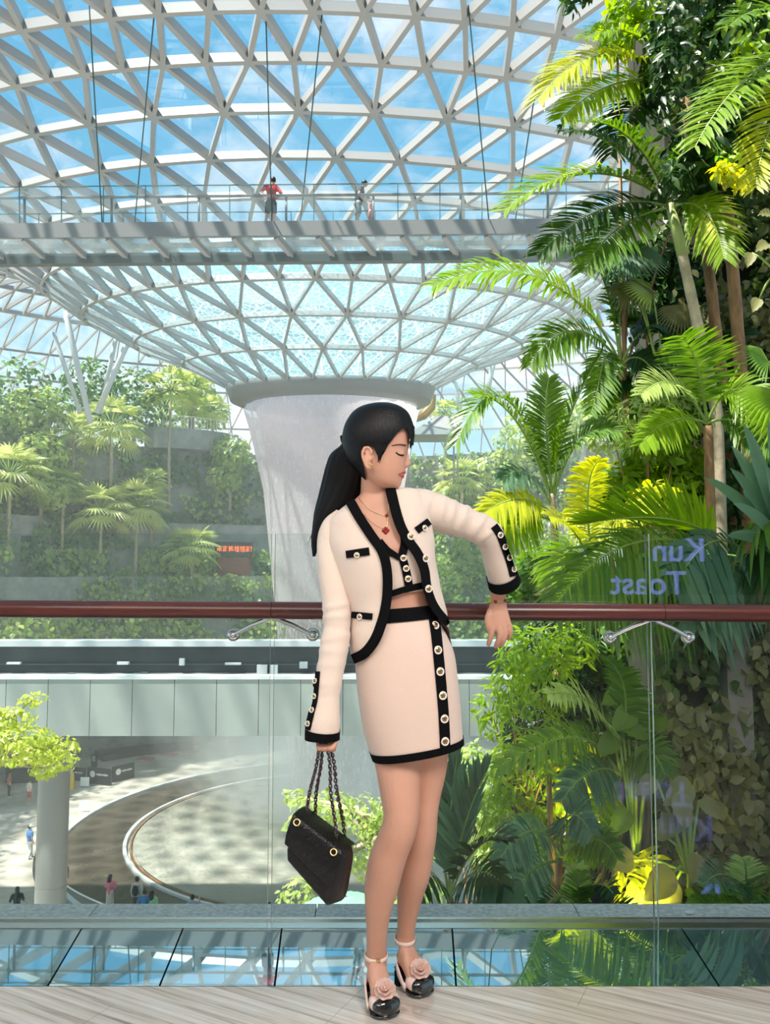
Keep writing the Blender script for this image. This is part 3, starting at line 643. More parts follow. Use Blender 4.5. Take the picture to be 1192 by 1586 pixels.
# red shop sign
M['led'] = mat('orange_led', (.5, .06, .01), .5, emit=(1, .16, .03), es=1.6); M['signred'] = mat('rusty_red_shopfront', (.20, .055, .03), .6, var=.3, vscale=3)
a, z, q = tz(362, 850, 24.7); sg = thing('shop_sign', 'long shopfront sign with glowing orange characters by the waterfall', 'sign', q)
ex = Vector((math.cos(a), -math.sin(a), 0)); nx = Vector((-math.sin(a), -math.cos(a), 0)); upv = Vector((0, 0, 1))
def plate(b, c, w_, h_, th=.12):
    return b.beam(c - ex * w_ / 2, c + ex * w_ / 2, th, h_)
b = MB(); plate(b, q, 3.3, 1.15); b.build('board', M['dark'], sg, False)
b = MB(); plate(b, q - upv * 1.5, 2.8, 1.5, .3); b.build('shopfront', M['signred'], sg, False)
STROKES = {'a': [(0, .5, 1, .5), (.5, 0, .5, 1), (0, .1, .3, .4), (.7, .4, 1, .1), (.1, .9, .9, .9)], 'b': [(.2, 0, .2, 1), (0, .7, .45, .7), (.55, .9, 1, .9), (.6, 0, .6, .9), (.95, 0, .95, .9), (.6, .45, .95, .45), (.6, 0, .95, 0)],
           'c': [(0, .85, 1, .85), (.1, .55, .9, .55), (.5, 0, .5, 1), (.1, .2, .9, .2), (.15, 0, .15, .4)], 'd': [(.15, 0, .15, 1), (0, .6, .35, .75), (.45, .2, .45, .9), (.45, .2, 1, .2), (1, .2, 1, .45), (.45, .7, 1, .75), (.72, .4, .72, 1)]}
cw = .46
for k, ch in enumerate('acdbbc'):
    b = MB(); o_ = q - ex * 1.45 + ex * (k * .49) + nx * .09 - upv * .24
    for (x0_, y0_, x1_, y1_) in STROKES[ch]: b.beam(o_ + ex * x0_ * cw * .85 + upv * y0_ * .48, o_ + ex * x1_ * cw * .85 + upv * y1_ * .48, .05, .06, nx)
    b.build('character', M['led'], sg, False)
b = MB(); o_ = q + ex * 1.5 + nx * .09; b.beam(o_ - upv * .05, o_ + upv * .26, .06, .07, nx); b.beam(o_ - upv * .23, o_ - upv * .15, .06, .07, nx); b.build('character', M['led'], sg, False)
# balcony
a, z, q = tz(300, 676, 27.6); bal = thing('balcony', 'rounded grey concrete viewing balcony jutting from the top terrace', 'balcony', q)
aL, aR = tz(236, 676, 27.2)[0], tz(360, 676, 27.2)[0]; zb0, zb1 = tz(300, 697, 27.2)[1], tz(300, 660, 27.2)[1]
def balpts(off, z):
    pts = []
    for i in range(25):
        t = i / 24; bulge = 1.6 * math.sin(PI * min(1, max(0, t))) ** .4; pts.append(tpt(28.4 - bulge - off, lerp(aL, aR, t), z))
    return pts
b = MB(); f0, f1 = balpts(0, zb0), balpts(.15, zb1 - .35); bk0 = [tpt(29, lerp(aL, aR, i / 24), zb0) for i in range(25)]; bk1 = [tpt(29, lerp(aL, aR, i / 24), zb1 - .35) for i in range(25)]
b.rings([[f0[i], f1[i], bk1[i], bk0[i]] for i in range(25)]); b.build('parapet', M['concwall'], bal, False)
b = MB(); tp = balpts(.1, zb1 + .7); b.tube(tp, .04, 5)
for i in range(0, 25): b.beam(balpts(.1, zb1 - .4)[i], tp[i], .04, .04, (0, 1, 0))
b.build('railing', M['white'], bal, False)

# terrace fan palms and trees
FP = [(173, 660, 770, 25.5, 2.6, 'far', 'tall fan palm with pale round crown in front of the upper creeper wall'),
      (265, 604, 790, 27.0, 2.3, 'far', 'tallest fan palm, its crown above the balcony rail and its bare trunk below'),
      (156, 792, 905, 25.2, 2.5, 'far', 'full crowned fan palm low on the ledge, first left of the widest one'),
      (211, 785, 915, 25.2, 2.6, 'pale', 'widest pale fan palm on the middle ledge, over the lowest wall'),
      (297, 850, 930, 24.6, 2.3, 'far', 'fan palm just left of the red shop sign'),
      (99, 752, 862, 26.0, 1.6, 'fardark', 'thin stemmed dark palm left of the low fan palms'),
      (114, 668, 745, 27.5, 1.7, 'far', 'small pale palm under the slanted columns'),
      (16, 735, 860, 26.0, 2.6, 'pale', 'pale fan palm cut by the left edge of the view'),
      (300, 600, 700, 29.5, 1.8, 'far', 'fan palm standing on the balcony beside the tallest palm'),
      (330, 635, 700, 27.0, 1.5, 'pale', 'flat topped yellowish palm by the right end of the balcony'),
      (715, 745, 860, 26.5, 2.4, 'far', 'hazy fan palm seen over the raised arm'),
      (690, 640, 760, 28.5, 1.5, 'far', 'small palm below the right end of the oculus ring'),
      (236, 745, 840, 26.3, 1.3, 'far', 'little slim palm between the widest and the tallest fan palms')]
for k, (px, yc, yb, r, R, m, lab) in enumerate(FP):
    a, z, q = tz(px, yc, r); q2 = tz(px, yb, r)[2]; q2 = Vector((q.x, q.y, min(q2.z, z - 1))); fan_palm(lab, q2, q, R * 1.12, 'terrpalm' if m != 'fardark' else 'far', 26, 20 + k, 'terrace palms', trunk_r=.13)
BT = [(30, 600, 29.5, [(0, 0, 0, 2.8), (-1.6, -.5, -2.2, 2.4), (1.6, .3, -1.6, 2.2), (.3, 0, -4, 2.6)], 'fardark', 'dark leafy tree at the far left of the top terrace'),
      (138, 590, 31, [(0, 0, 0, 2.4), (1.2, 0, -2, 2.2), (-1.2, 0, -2.4, 2.2)], 'fardark', 'dark tree between the two slanted columns'),
      (208, 605, 30, [(0, 0, 0, 2.6), (1.3, 0, -1.8, 2.3), (-.6, 0, -2.8, 2.4)], 'fardark', 'rounded olive tree just right of the V columns'),
      (295, 612, 31.5, [(0, 0, 0, 2.6), (1.5, 0, -1.5, 2.2), (-1.5, 0, -1.6, 2.0)], 'far', 'leafy tree behind the balcony palms'),
      (66, 700, 26.5, [(0, 0, 0, 1.9), (-.8, 0, -1.8, 1.7), (.7, 0, -3, 1.5)], 'far', 'slender bush tree by the left end of the creeper wall'),
      (45, 640, 28.2, [(0, 0, 0, 2.2), (1.2, 0, .8, 1.6), (-1.5, 0, -1, 1.8)], 'far', 'lighter tree below the dark tree at the far left'),
      (357, 700, 26.8, [(0, 0, 0, 1.8), (-.5, 0, -2.2, 1.6)], 'far', 'tree between the balcony and the waterfall'),
      (700, 890, 24.5, [(0, 0, 0, 2.2), (2, 0, .5, 2.2), (-1.8, 0, -.6, 1.8), (1, 0, -2.2, 2)], 'far', 'bush behind the hand on the rail'),
      (860, 640, 29, [(0, 0, 0, 2.8), (-2.2, 0, -1, 2.4), (2.2, 0, -.6, 2.4), (.2, 0, -3, 2.6)], 'pale', 'sunlit tree beyond the young palm'),
      (800, 690, 27, [(0, 0, 0, 2.2), (-1.5, 0, -2, 2.2), (1.5, 0, -2.6, 2.2)], 'far', 'far tree right of the hazy fan palm'),
      (735, 850, 25, [(0, 0, 0, 2.0), (1.5, 0, -1, 2.0), (-.5, 0, -2.4, 1.8)], 'far', 'misty tree under the raised elbow'),
      (950, 620, 28, [(0, 0, 0, 2.6), (0, 0, -2.6, 2.6), (-1.6, 0, -1.4, 2)], 'far', 'tree behind the tall palm trunk')]
for k, (px, py, r, bl, m, lab) in enumerate(BT):
    a, z, q = tz(px, py, r); blobs = [((q.x + x_, q.y + y_, q.z + z_), (R_, R_, R_ * .85)) for x_, y_, z_, R_ in bl]
    base = Vector((q.x, q.y, q.z + min(b_[2] for b_ in bl) - 3.0)); broad_tree(lab, base, q, blobs, m, .46, 1100, 50 + k, 'terrace trees', .14, .62)

# ================================================================= GARDEN ON THE RIGHT
BZ = -1.0
b = MB(); b.box((.05, YG + .20, ZP), (1.15, 4.7, BZ)); b.box((1.15, YG + .20, ZP), (12, 6.2, BZ)); b.box((2.1, 6.2, ZP), (12, 10.5, BZ)); struct('ground_2', b, M['soil'], 'dark planting bed just beyond the kerb')
b = MB(); xw = P(1035, 500, 8.7).x; n = 14
for i in range(n):
    for j in range(12):
        x0, z0 = xw + i * .55, -1 + j * .95; q = noise.noise(Vector((i * .6, j * .5, 2))) * .35
        b.box((x0, 8.6 + q, z0), (x0 + .56, 9.9, z0 + .96))
struct('wall_right', b, M['rock'], 'tall brown planted wall behind the palms on the right')
xl_ = P(1015, 1200, 5.2).x
b = MB(); b.box((xl_, 5.25, BZ), (5.5, 6.2, 1.25)); struct('wall_right_2', b, M['rock'], 'low dark planted wall below the handrail on the right')
M['greyconc'] = mat('weathered_grey_concrete', (.23, .22, .20), .8, var=.4, vscale=3, bump=.3, bscale=30, stretch=(1, 1, .4))
xa, xb = P(1128, 1100, 5.0).x, P(1166, 1100, 5.0).x
b = MB(); b.box((xa, 5.0, BZ), (xb, 5.3, 1.2)); tag(b.build('concrete_post', M['greyconc'], None, False), 'grey concrete post half hidden in the ivy under the handrail', 'post')

def ivy(label, Y, px0, px1, py0, py1, n, size, m, seed, thick=.35, thr=-.2, wide=.6, freq=1.3, name='ivy_leaves', cat='ivy', droop=.7, jit=.5):
    g = np.random.default_rng(seed); pts = []
    while len(pts) < n:
        x, y = g.uniform(px0, px1), g.uniform(py0, py1); p = P(x, y, Y)
        if noise.noise(Vector((p.x * freq, p.z * freq, seed * 1.7))) < thr: 
            if g.random() > .06: continue
        p.y -= g.random() * thick; pts.append(p)
    nr = np.tile(np.array([-.25, -1, .35]), (n, 1)); o = leaves(name, pts, nr, size, L[m], None, wide, droop, jit, seed=seed); return tag(o, label, cat, kind='stuff')
ivy('mixed ivy covering the tall wall at the upper right', 8.45, 1010, 1330, -260, 840, 8200, .115, 'ivy', 31, .5, -.12)
ivy('yellowish sunlit ivy on the tall wall around the lamp', 8.0, 1040, 1320, 120, 620, 2600, .105, 'olive', 32, .4, .0)
ivy('dark hanging vine curtain at the top right', 7.2, 985, 1125, -60, 340, 4200, .12, 'dark', 33, .9, -.1, .36)
ivy('bright leaves right of the dark vine curtain', 7.0, 1085, 1260, -80, 220, 1000, .11, 'bright', 34, .9, .06, .42)
ivy('olive broad leaved creeper on the low wall under the handrail', 5.15, 1020, 1330, 935, 1425, 2100, .085, 'olive', 35, .25, -.3, .6)
ivy('darker creeper on the low wall under the handrail', 5.2, 1010, 1330, 930, 1430, 2600, .08, 'ivy', 36, .2, -.4, .55)
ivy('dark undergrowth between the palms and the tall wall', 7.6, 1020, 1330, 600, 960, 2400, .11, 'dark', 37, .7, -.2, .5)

def sz(px, Y): return px * Y / FPX
def cpts(c, Y, bow=.0):
    out = []
    for k, q in enumerate(c): out.append(P(q[0], q[1], Y + (q[2] if len(q) > 2 else -bow * k / (len(c) - 1))))
    return out
def palm(label, Y, trunk, fronds, cat='palm', name='feather_palm', tr=7, tmat='bark', seed=0, shaft=None):
    base = P(*trunk[0], Y); base.z = min(base.z, BZ + .0) if trunk[0][1] > 0 else base.z
    t = thing(name, label, cat, (base.x, base.y, BZ)); pts = [Vector((base.x, base.y, BZ))] + [P(x, y, Y) for x, y in trunk]
    K = 16; b = MB(); r = sz(tr, Y); path = []
    for k in range(len(pts) - 1):
        for j in range(6): path.append(pts[k].lerp(pts[k + 1], j / 6))
    path.append(pts[-1]); rr = []
    for k in range(len(path)): rr.append(r * (1.1 - .25 * k / len(path)) * (1.06 if k % 2 else 1))
    b.tube(path, rr, 10); b.build('trunk', M[tmat], t)
    if shaft:
        b = MB(); b.tube([P(*shaft[0], Y), P(*shaft[1], Y)], [r * 1.15, r * .7], 10); b.build('crownshaft', M['shaft'], t)
    for k, f in enumerate(fronds):
        c, m, ll, wd, n = f[:5]; kw = dict(f[5]) if len(f) > 5 else {}; bow = kw.pop('bow', .4); Yf = Y + kw.pop('dy', 0)
        frond('frond', cpts(c, Yf, bow), L[m], t, sz(ll * 1.12, Yf), int(n * 1.55) if wd < 9 else int(n * 1.2), sz(wd * (.80 if wd < 9 else .85), Yf), seed=seed * 31 + k, rr=kw.pop('rr', sz(2.4, Yf)), **kw)
    return t
def fr(c, m, ll, wd, n, **kw): return (c, m, ll, wd, n, kw)

palm('slender palm with tan ringed trunk standing clear of the others, right of the raised arm', 7.5, [(982, 800), (976, 712), (962, 575)], [
    fr([(960, 562), (905, 440), (800, 385), (672, 442)], 'bright', 74, 7, 44, roll=-.75, droop=.45),
    fr([(960, 562), (915, 495), (860, 496), (820, 566)], 'mid', 50, 6, 34, roll=-.9, droop=.5),
    fr([(960, 560), (945, 440), (925, 345), (835, 395)], 'dark', 62, 6.5, 38, roll=-.8, droop=.4),
    fr([(961, 560), (955, 470), (960, 400), (1000, 380)], 'mid', 55, 6, 30, roll=.7),
    fr([(963, 560), (990, 500), (1030, 480), (1060, 530)], 'dark', 52, 6, 30, roll=.8),
    fr([(963, 565), (985, 540), (1010, 560), (1020, 600)], 'dark', 40, 6, 24, roll=.8),
    fr([(961, 560), (930, 520), (935, 580), (915, 640)], 'mid', 40, 6, 22, roll=-.6)], tr=7.2, seed=1)
palm('young feather palm with upright arching fronds right beside the raised elbow', 7.0, [(861, 900), (857, 800), (853, 765)], [
    fr([(851, 768), (826, 650), (765, 530), (706, 690)], 'mid', 56, 4.5, 48, roll=-.5, droop=.35),
    fr([(856, 768), (862, 690), (885, 620), (931, 548)], 'mid', 40, 4.5, 42, roll=.3, sweep=.9),
    fr([(851, 768), (825, 690), (790, 610), (735, 612)], 'bright', 50, 4.5, 40, roll=-.6, droop=.3),
    fr([(857, 768), (875, 700), (905, 650), (958, 668)], 'mid', 48, 5, 38, roll=.7, droop=.4),
    fr([(854, 768), (850, 700), (838, 640), (850, 585)], 'mid', 46, 4.5, 40, droop=.2),
    fr([(852, 785), (835, 735), (800, 715), (778, 745)], 'blue', 42, 5, 26, roll=-.7, droop=.5),
    fr([(856, 800), (825, 765), (785, 765), (741, 800)], 'yellow', 46, 5.5, 36, roll=-.9, droop=.55, dy=-.2),
    fr([(858, 802), (885, 780), (915, 800), (935, 838)], 'yellow', 40, 6, 26, roll=.9, droop=.5, dy=-.2),
    fr([(853, 805), (815, 790), (795, 815), (775, 838)], 'bright', 46, 6, 28, roll=-.9, droop=.5, dy=-.1)], tr=6, seed=2, tmat='palebark')
palm('bushy yellow green palm with a bronze upright frond in front of the leafy shrub', 6.2, [(925, 960), (922, 900)], [
    fr([(918, 890), (908, 800), (902, 730), (930, 712)], 'yellow', 40, 5, 40, roll=.2, sweep=.4),
    fr([(916, 890), (890, 830), (868, 850), (852, 900)], 'bright', 62, 5, 34, roll=-.8, droop=.5),
    fr([(920, 885), (930, 820), (965, 790), (1010, 790)], 'yellow', 56, 5, 36, roll=.7, droop=.4),
    fr([(916, 890), (885, 870), (865, 930), (868, 1005)], 'olive', 54, 5, 36, roll=-.6, droop=.3),
    fr([(920, 888), (905, 840), (880, 800), (850, 800)], 'yellow', 50, 5, 34, roll=-.7, droop=.4)], tr=7, seed=3)
palm('large glossy palm leaning in from the right over the handrail', 5.0, [(1200, 1000), (1172, 900), (1150, 862)], [
    fr([(1128, 852), (1085, 800), (1010, 790), (905, 812)], 'bright', 88, 7, 30, roll=.5, droop=.05, sweep=.95),
    fr([(1120, 862), (1040, 815), (935, 825), (862, 935)], 'mid', 96, 7, 40, roll=-.8, droop=.7),
    fr([(1160, 862), (1120, 815), (1075, 835), (1045, 915)], 'blue', 84, 15, 15, roll=-.8, droop=.8),
    fr([(1165, 850), (1150, 800), (1190, 780), (1240, 820)], 'mid', 88, 12, 18, roll=.8, droop=.7),
    fr([(1140, 862), (1070, 850), (990, 870), (935, 965)], 'mid', 88, 7, 34, roll=-.9, droop=.8, dy=.2),
    fr([(1160, 870), (1130, 860), (1090, 905), (1080, 975)], 'blue', 70, 13, 15, roll=-.6, droop=.8),
    fr([(1150, 870), (1170, 830), (1200, 850), (1230, 910)], 'dark', 74, 12, 16, roll=.6, droop=.8)], tr=10, seed=4)
palm('high palm with green crownshaft, its long frond reaching toward the bridge', 6.8, [(1110, 640), (1086, 530), (1052, 376)], [
    fr([(1036, 318), (985, 262), (880, 240), (782, 326)], 'bright', 72, 7, 46, roll=-.55, droop=.25),
    fr([(1034, 320), (980, 300), (900, 320), (832, 396)], 'dark', 60, 6.5, 36, roll=-.8, droop=.35),
    fr([(1034, 318), (990, 260), (930, 190), (875, 205)], 'dark', 56, 6, 36, roll=-.6, droop=.4),
    fr([(1036, 318), (1010, 240), (960, 180), (905, 190)], 'mid', 60, 6, 36, roll=-.6, droop=.35),
    fr([(1038, 318), (1040, 240), (1070, 190), (1120, 220)], 'mid', 60, 6, 34, roll=.7, droop=.4),
    fr([(1034, 322), (985, 330), (930, 360), (905, 420)], 'mid', 60, 6, 34, roll=-.8, droop=.4),
    fr([(1040, 322), (1075, 300), (1110, 330), (1120, 400)], 'bright', 56, 6, 30, roll=.8, droop=.5)], tr=9, tmat='palebark', seed=5, shaft=((1058, 395), (1036, 316)))
palm('highest palm with sunlit yellow fronds under the glass roof', 7.3, [(1125, 640), (1112, 545), (1092, 370), (1060, 150)], [
    fr([(1052, 132), (985, 70), (900, 60), (833, 155)], 'yellow', 72, 7, 46, roll=-.7, droop=.45),
    fr([(1052, 132), (985, 110), (920, 130), (868, 185)], 'bright', 66, 7, 36, roll=-.8, droop=.45),
    fr([(1054, 132), (1010, 50), (960, 30), (905, 60)], 'bright', 56, 6, 34, roll=-.7, droop=.4),
    fr([(1056, 132), (1060, 50), (1100, 10), (1150, 40)], 'mid', 60, 6, 34, roll=.7, droop=.4),
    fr([(1052, 136), (1000, 140), (960, 180), (945, 240)], 'dark', 60, 7, 30, roll=-.7, droop=.5)], tr=9, seed=6)
palm('reddish trunked palm in front of the bare brown wall', 7.0, [(1156, 700), (1148, 590), (1128, 340), (1118, 240)], [
    fr([(1118, 236), (1110, 160), (1150, 110), (1200, 130)], 'bright', 60, 6, 34, roll=.7, droop=.4),
    fr([(1118, 238), (1140, 200), (1180, 210), (1215, 260)], 'mid', 60, 6, 30, roll=.7, droop=.5),
    fr([(1118, 238), (1090, 200), (1060, 230), (1045, 290)], 'dark', 52, 6, 30, roll=-.7, droop=.5)], tr=10, seed=7)
palm('palm outside the view at the upper right, one bright frond hanging in', 5.6, [(1300, 600), (1290, 100)], [
    fr([(1285, 80), (1205, 70), (1130, 120), (1076, 228)], 'bright', 74, 7, 38, roll=-.6, droop=.35),
    fr([(1285, 80), (1220, 120), (1180, 200), (1170, 290)], 'yellow', 60, 7, 34, roll=-.6, droop=.35),
    fr([(1285, 82), (1240, 20), (1180, -10), (1130, 40)], 'mid', 60, 7, 34, roll=-.6, droop=.3)], tr=9, seed=8)
palm('dark broad leaved palm behind the slender tan trunk', 7.9, [(1085, 780), (1080, 640)], [
    fr([(1078, 620), (1050, 520), (1015, 462), (985, 500)], 'dark', 70, 14, 20, roll=-.5, droop=.3),
    fr([(1076, 622), (1030, 560), (975, 560), (925, 600)], 'dark', 62, 13, 20, roll=-.8, droop=.3),
    fr([(1074, 626), (1020, 600), (960, 620), (920, 660)], 'mid', 60, 12, 20, roll=-.8, droop=.4),
    fr([(1080, 620), (1090, 540), (1110, 500), (1150, 520)], 'dark', 62, 12, 20, roll=.7, droop=.4)], tr=8, seed=9)
palm('low feather palm with pale lit fronds below the three tall trunks', 6.6, [(1100, 800), (1096, 660)], [
    fr([(1094, 650), (1088, 590), (1078, 545), (1055, 520)], 'mid', 62, 6, 30, roll=.15, droop=.15, sweep=.2),
    fr([(1092, 652), (1060, 590), (1025, 575), (992, 612)], 'pale', 46, 6, 26, roll=-.8, droop=.3),
    fr([(1096, 650), (1120, 590), (1150, 590), (1178, 640)], 'bright', 52, 6, 28, roll=.8, droop=.4),
    fr([(1092, 655), (1060, 640), (1020, 650), (990, 690)], 'bright', 44, 6, 28, roll=-.9, droop=.4),
    fr([(1096, 655), (1140, 640), (1170, 660), (1200, 700)], 'mid', 50, 6, 26, roll=.8, droop=.4)], tr=8, seed=10)
palm('dark green palm with stiff fronds rising just behind the knees', 4.25, [(697, 1420), (697, 1392)], [
    fr([(696, 1388), (694, 1310), (696, 1240), (708, 1172)], 'blue', 74, 9, 26, roll=.1, sweep=1.05, droop=.1, dy=.25),
    fr([(697, 1388), (708, 1310), (725, 1250), (752, 1196)], 'blue', 78, 9, 26, roll=.1, sweep=1.05, droop=.1),
    fr([(697, 1388), (715, 1330), (745, 1290), (785, 1300)], 'dark', 70, 9, 22, roll=.5, sweep=.9, droop=.2),
    fr([(695, 1388), (680, 1300), (672, 1250), (676, 1190)], 'blue', 74, 9, 24, roll=-.2, sweep=1.0, droop=.1, dy=.3),
    fr([(697, 1390), (720, 1350), (750, 1335), (778, 1370)], 'dark', 62, 11, 14, roll=.7, sweep=.7, droop=.5),
    fr([(694, 1390), (670, 1340), (650, 1330), (636, 1390)], 'dark', 52, 11, 14, roll=-.7, sweep=.7, droop=.5)], tr=6, seed=11)
palm('grey green fern palm at the foot of the bamboo bush', 4.7, [(862, 1440), (866, 1330)], [
    fr([(868, 1325), (845, 1270), (800, 1275), (770, 1340)], 'blue', 44, 7, 26, roll=-.8, droop=.35),
    fr([(870, 1320), (860, 1260), (890, 1240), (915, 1290)], 'blue', 44, 7, 26, roll=.7, droop=.35),
    fr([(868, 1335), (830, 1330), (800, 1360), (785, 1420)], 'blue', 42, 7, 24, roll=-.7, droop=.35),
    fr([(870, 1325), (905, 1290), (935, 1290), (955, 1330)], 'mid', 40, 7, 24, roll=.8, droop=.35),
    fr([(870, 1335), (900, 1345), (900, 1390), (880, 1430)], 'pale', 36, 7, 22, roll=.6, droop=.3)], tr=6, seed=12)
palm('mid green palm in the middle of the bed under the right bracket', 5.0, [(950, 1440), (960, 1210)], [
    fr([(958, 1200), (925, 1130), (880, 1120), (770, 1190)], 'mid', 44, 6, 34, roll=-.8, droop=.3),
    fr([(960, 1200), (950, 1110), (905, 1065), (850, 1075)], 'pale', 46, 7, 30, roll=-.7, droop=.4),
    fr([(960, 1200), (965, 1120), (985, 1060), (940, 1020)], 'mid', 50, 7, 30, roll=-.4, droop=.4),
    fr([(962, 1202), (940, 1180), (900, 1190), (870, 1240)], 'blue', 50, 8, 24, roll=-.8, droop=.4),
    fr([(962, 1200), (985, 1140), (1010, 1150), (1030, 1200)], 'mid', 50, 7, 24, roll=.8, droop=.4),
    fr([(962, 1205), (935, 1230), (915, 1280), (905, 1330)], 'bright', 40, 6, 26, roll=-.6, droop=.3)], tr=7, seed=13)
palm('fern with fine fronds at the lower right corner of the bed', 4.0, [(1165, 1450), (1165, 1420)], [
    fr([(1165, 1418), (1140, 1350), (1115, 1340), (1090, 1370)], 'blue', 40, 8, 22, roll=-.6, droop=.3),
    fr([(1165, 1418), (1170, 1360), (1190, 1340), (1215, 1360)], 'mid', 42, 8, 22, roll=.6, droop=.3),
    fr([(1163, 1420), (1120, 1390), (1090, 1395), (1065, 1430)], 'mid', 38, 8, 20, roll=-.7, droop=.3),
    fr([(1166, 1420), (1150, 1370), (1160, 1350), (1150, 1330)], 'pale', 36, 8, 20, roll=.1, droop=.2)], cat='fern', name='fern', tr=4, seed=14)
palm('dark spiky bush palm at the kerb below the yellow lit leaves', 4.2, [(905, 1450), (905, 1425)], [
    fr([(905, 1424), (880, 1380), (860, 1380), (840, 1410)], 'dark', 34, 7, 16, roll=-.6, droop=.2),
    fr([(905, 1424), (905, 1370), (930, 1355), (950, 1385)], 'dark', 34, 7, 16, roll=.5, droop=.2),
    fr([(906, 1424), (930, 1400), (960, 1400), (985, 1425)], 'dark', 34, 7, 16, roll=.6, droop=.2),
    fr([(904, 1424), (890, 1395), (895, 1370), (900, 1350)], 'mid', 30, 7, 16, roll=0., droop=.2)], tr=5, seed=15)

def shrub(label, Y, blobs, m, leaf, n, wide=.45, seed=0, cat='shrub', name='leafy_shrub', trunk=True, tr=.03, droop=.6, depth=.8, barkm='bark', group=None, z0=BZ):
    bl = [(tuple(P(x, y, Y + (dy or 0))), (sz(r, Y), sz(r, Y) * depth, sz(r2 or r, Y))) for x, y, r, r2, dy in blobs]
    c = Vector(bl[0][0]); t = broad_tree(label, (c.x, c.y, z0), c, bl, m, leaf, n, 90 + seed, group, tr, wide, name, cat, barkm, trunk, droop); return t
shrub('tall narrow leaved bush with dark heart, below the dangling hand', 5.7, [(860, 1010, 62, 70, 0), (850, 1110, 74, 80, 0), (835, 1200, 70, 80, 0), (880, 1060, 60, 90, .3)], 'dark', .095, 3600, .24, 1, tr=.04)
shrub('bright narrow leaved sprays at the outer edge of the dark bush', 5.3, [(805, 1190, 44, 60, 0), (790, 1060, 30, 60, 0), (815, 1010, 40, 40, 0), (790, 1270, 50, 50, 0), (850, 1290, 50, 50, 0), (880, 1000, 40, 36, 0), (760, 1100, 26, 40, .2), (845, 1060, 40, 50, -.25), (870, 1170, 40, 50, -.25)], 'bright', .085, 2300, .24, 2, trunk=True, tr=.02)
shrub('round leafy green bush just above the handrail beside the wrist', 7.2, [(845, 895, 56, 50, 0), (800, 925, 40, 36, 0), (890, 930, 44, 40, 0)], 'mid', .11, 1200, .42, 3)
shrub('sunlit creeper bush with yellow tips behind the tan palm trunk', 7.1, [(965, 770, 62, 54, 0), (1020, 700, 58, 48, 0), (1050, 760, 50, 60, 0), (935, 800, 50, 40, 0), (1040, 640, 48, 40, .3)], 'bright', .12, 1900, .5, 4)
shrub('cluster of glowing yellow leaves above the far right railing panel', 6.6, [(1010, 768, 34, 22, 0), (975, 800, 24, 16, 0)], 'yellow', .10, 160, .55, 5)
shrub('fine feathery pale shrub arching over the creeper bush', 6.9, [(1000, 640, 60, 26, 0), (950, 680, 44, 22, 0), (1060, 610, 44, 20, 0), (1110, 640, 50, 30, .2)], 'pale', .07, 900, .3, 6)
shrub('pale distant bush below the viaduct, right of the skirt', 16, [(735, 1200, 46, 48, 0), (750, 1270, 40, 44, 0), (710, 1245, 32, 40, 0), (770, 1320, 44, 40, 0)], 'pale', .17, 1900, .5, 7, tr=.08, z0=ZP)
shrub('shrub with lamp lit yellow leaves beside the slim brown trunk', 5.4, [(880, 1215, 34, 44, 0), (905, 1250, 26, 24, 0), (900, 1170, 18, 24, 0)], 'yellow', .10, 380, .28, 8)  # yellow leaf colour carries the spot lamp's light
shrub('glowing yellow leaves next to the right glass joint near the kerb', 4.6, [(985, 1360, 34, 40, 0), (1000, 1400, 26, 24, 0)], 'yellow', .11, 170, .4, 9)  # lamp glow put into the leaf colour as well
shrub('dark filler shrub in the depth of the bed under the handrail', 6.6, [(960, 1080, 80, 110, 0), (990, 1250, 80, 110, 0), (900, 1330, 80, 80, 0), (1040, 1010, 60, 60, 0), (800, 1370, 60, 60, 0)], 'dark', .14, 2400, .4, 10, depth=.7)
shrub('leafy low plants along the kerb at the far right', 4.3, [(1105, 1405, 40, 22, 0), (1150, 1395, 40, 26, 0), (1070, 1415, 22, 16, 0)], 'mid', .075, 320, .5, 11, trunk=False)
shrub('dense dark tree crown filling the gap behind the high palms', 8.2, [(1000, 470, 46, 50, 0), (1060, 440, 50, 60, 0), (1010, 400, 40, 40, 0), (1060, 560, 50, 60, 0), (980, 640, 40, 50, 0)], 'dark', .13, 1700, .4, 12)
shrub('leafy crown of dark and lime leaves at the top right corner', 7.5, [(955, 50, 32, 40, 0), (985, 10, 40, 34, 0), (1080, 250, 40, 30, 0)], 'bright', .13, 560, .36, 13)
shrub('drooping dark spray at the very top beside the roof edge', 7.0, [(905, -26, 26, 20, 0), (884, 4, 9, 24, 0), (876, 190, 8, 8, 0)], 'dark', .12, 130, .3, 14, trunk=False)

shrub('small spray of yellow leaves lit by the high floodlight', 6.3, [(1124, 266, 20, 14, 0), (1150, 280, 14, 14, 0)], 'yellow', .08, 130, .5, 15, trunk=False)  # floodlight's yellow glow painted into these leaves
shrub('tangle of mid green leaves under the handrail between the bracket and the dark bush', 5.9, [(930, 1000, 60, 50, 0), (960, 1110, 50, 60, 0), (1000, 1010, 40, 50, 0), (920, 1200, 40, 60, 0)], 'mid', .10, 1500, .42, 16)
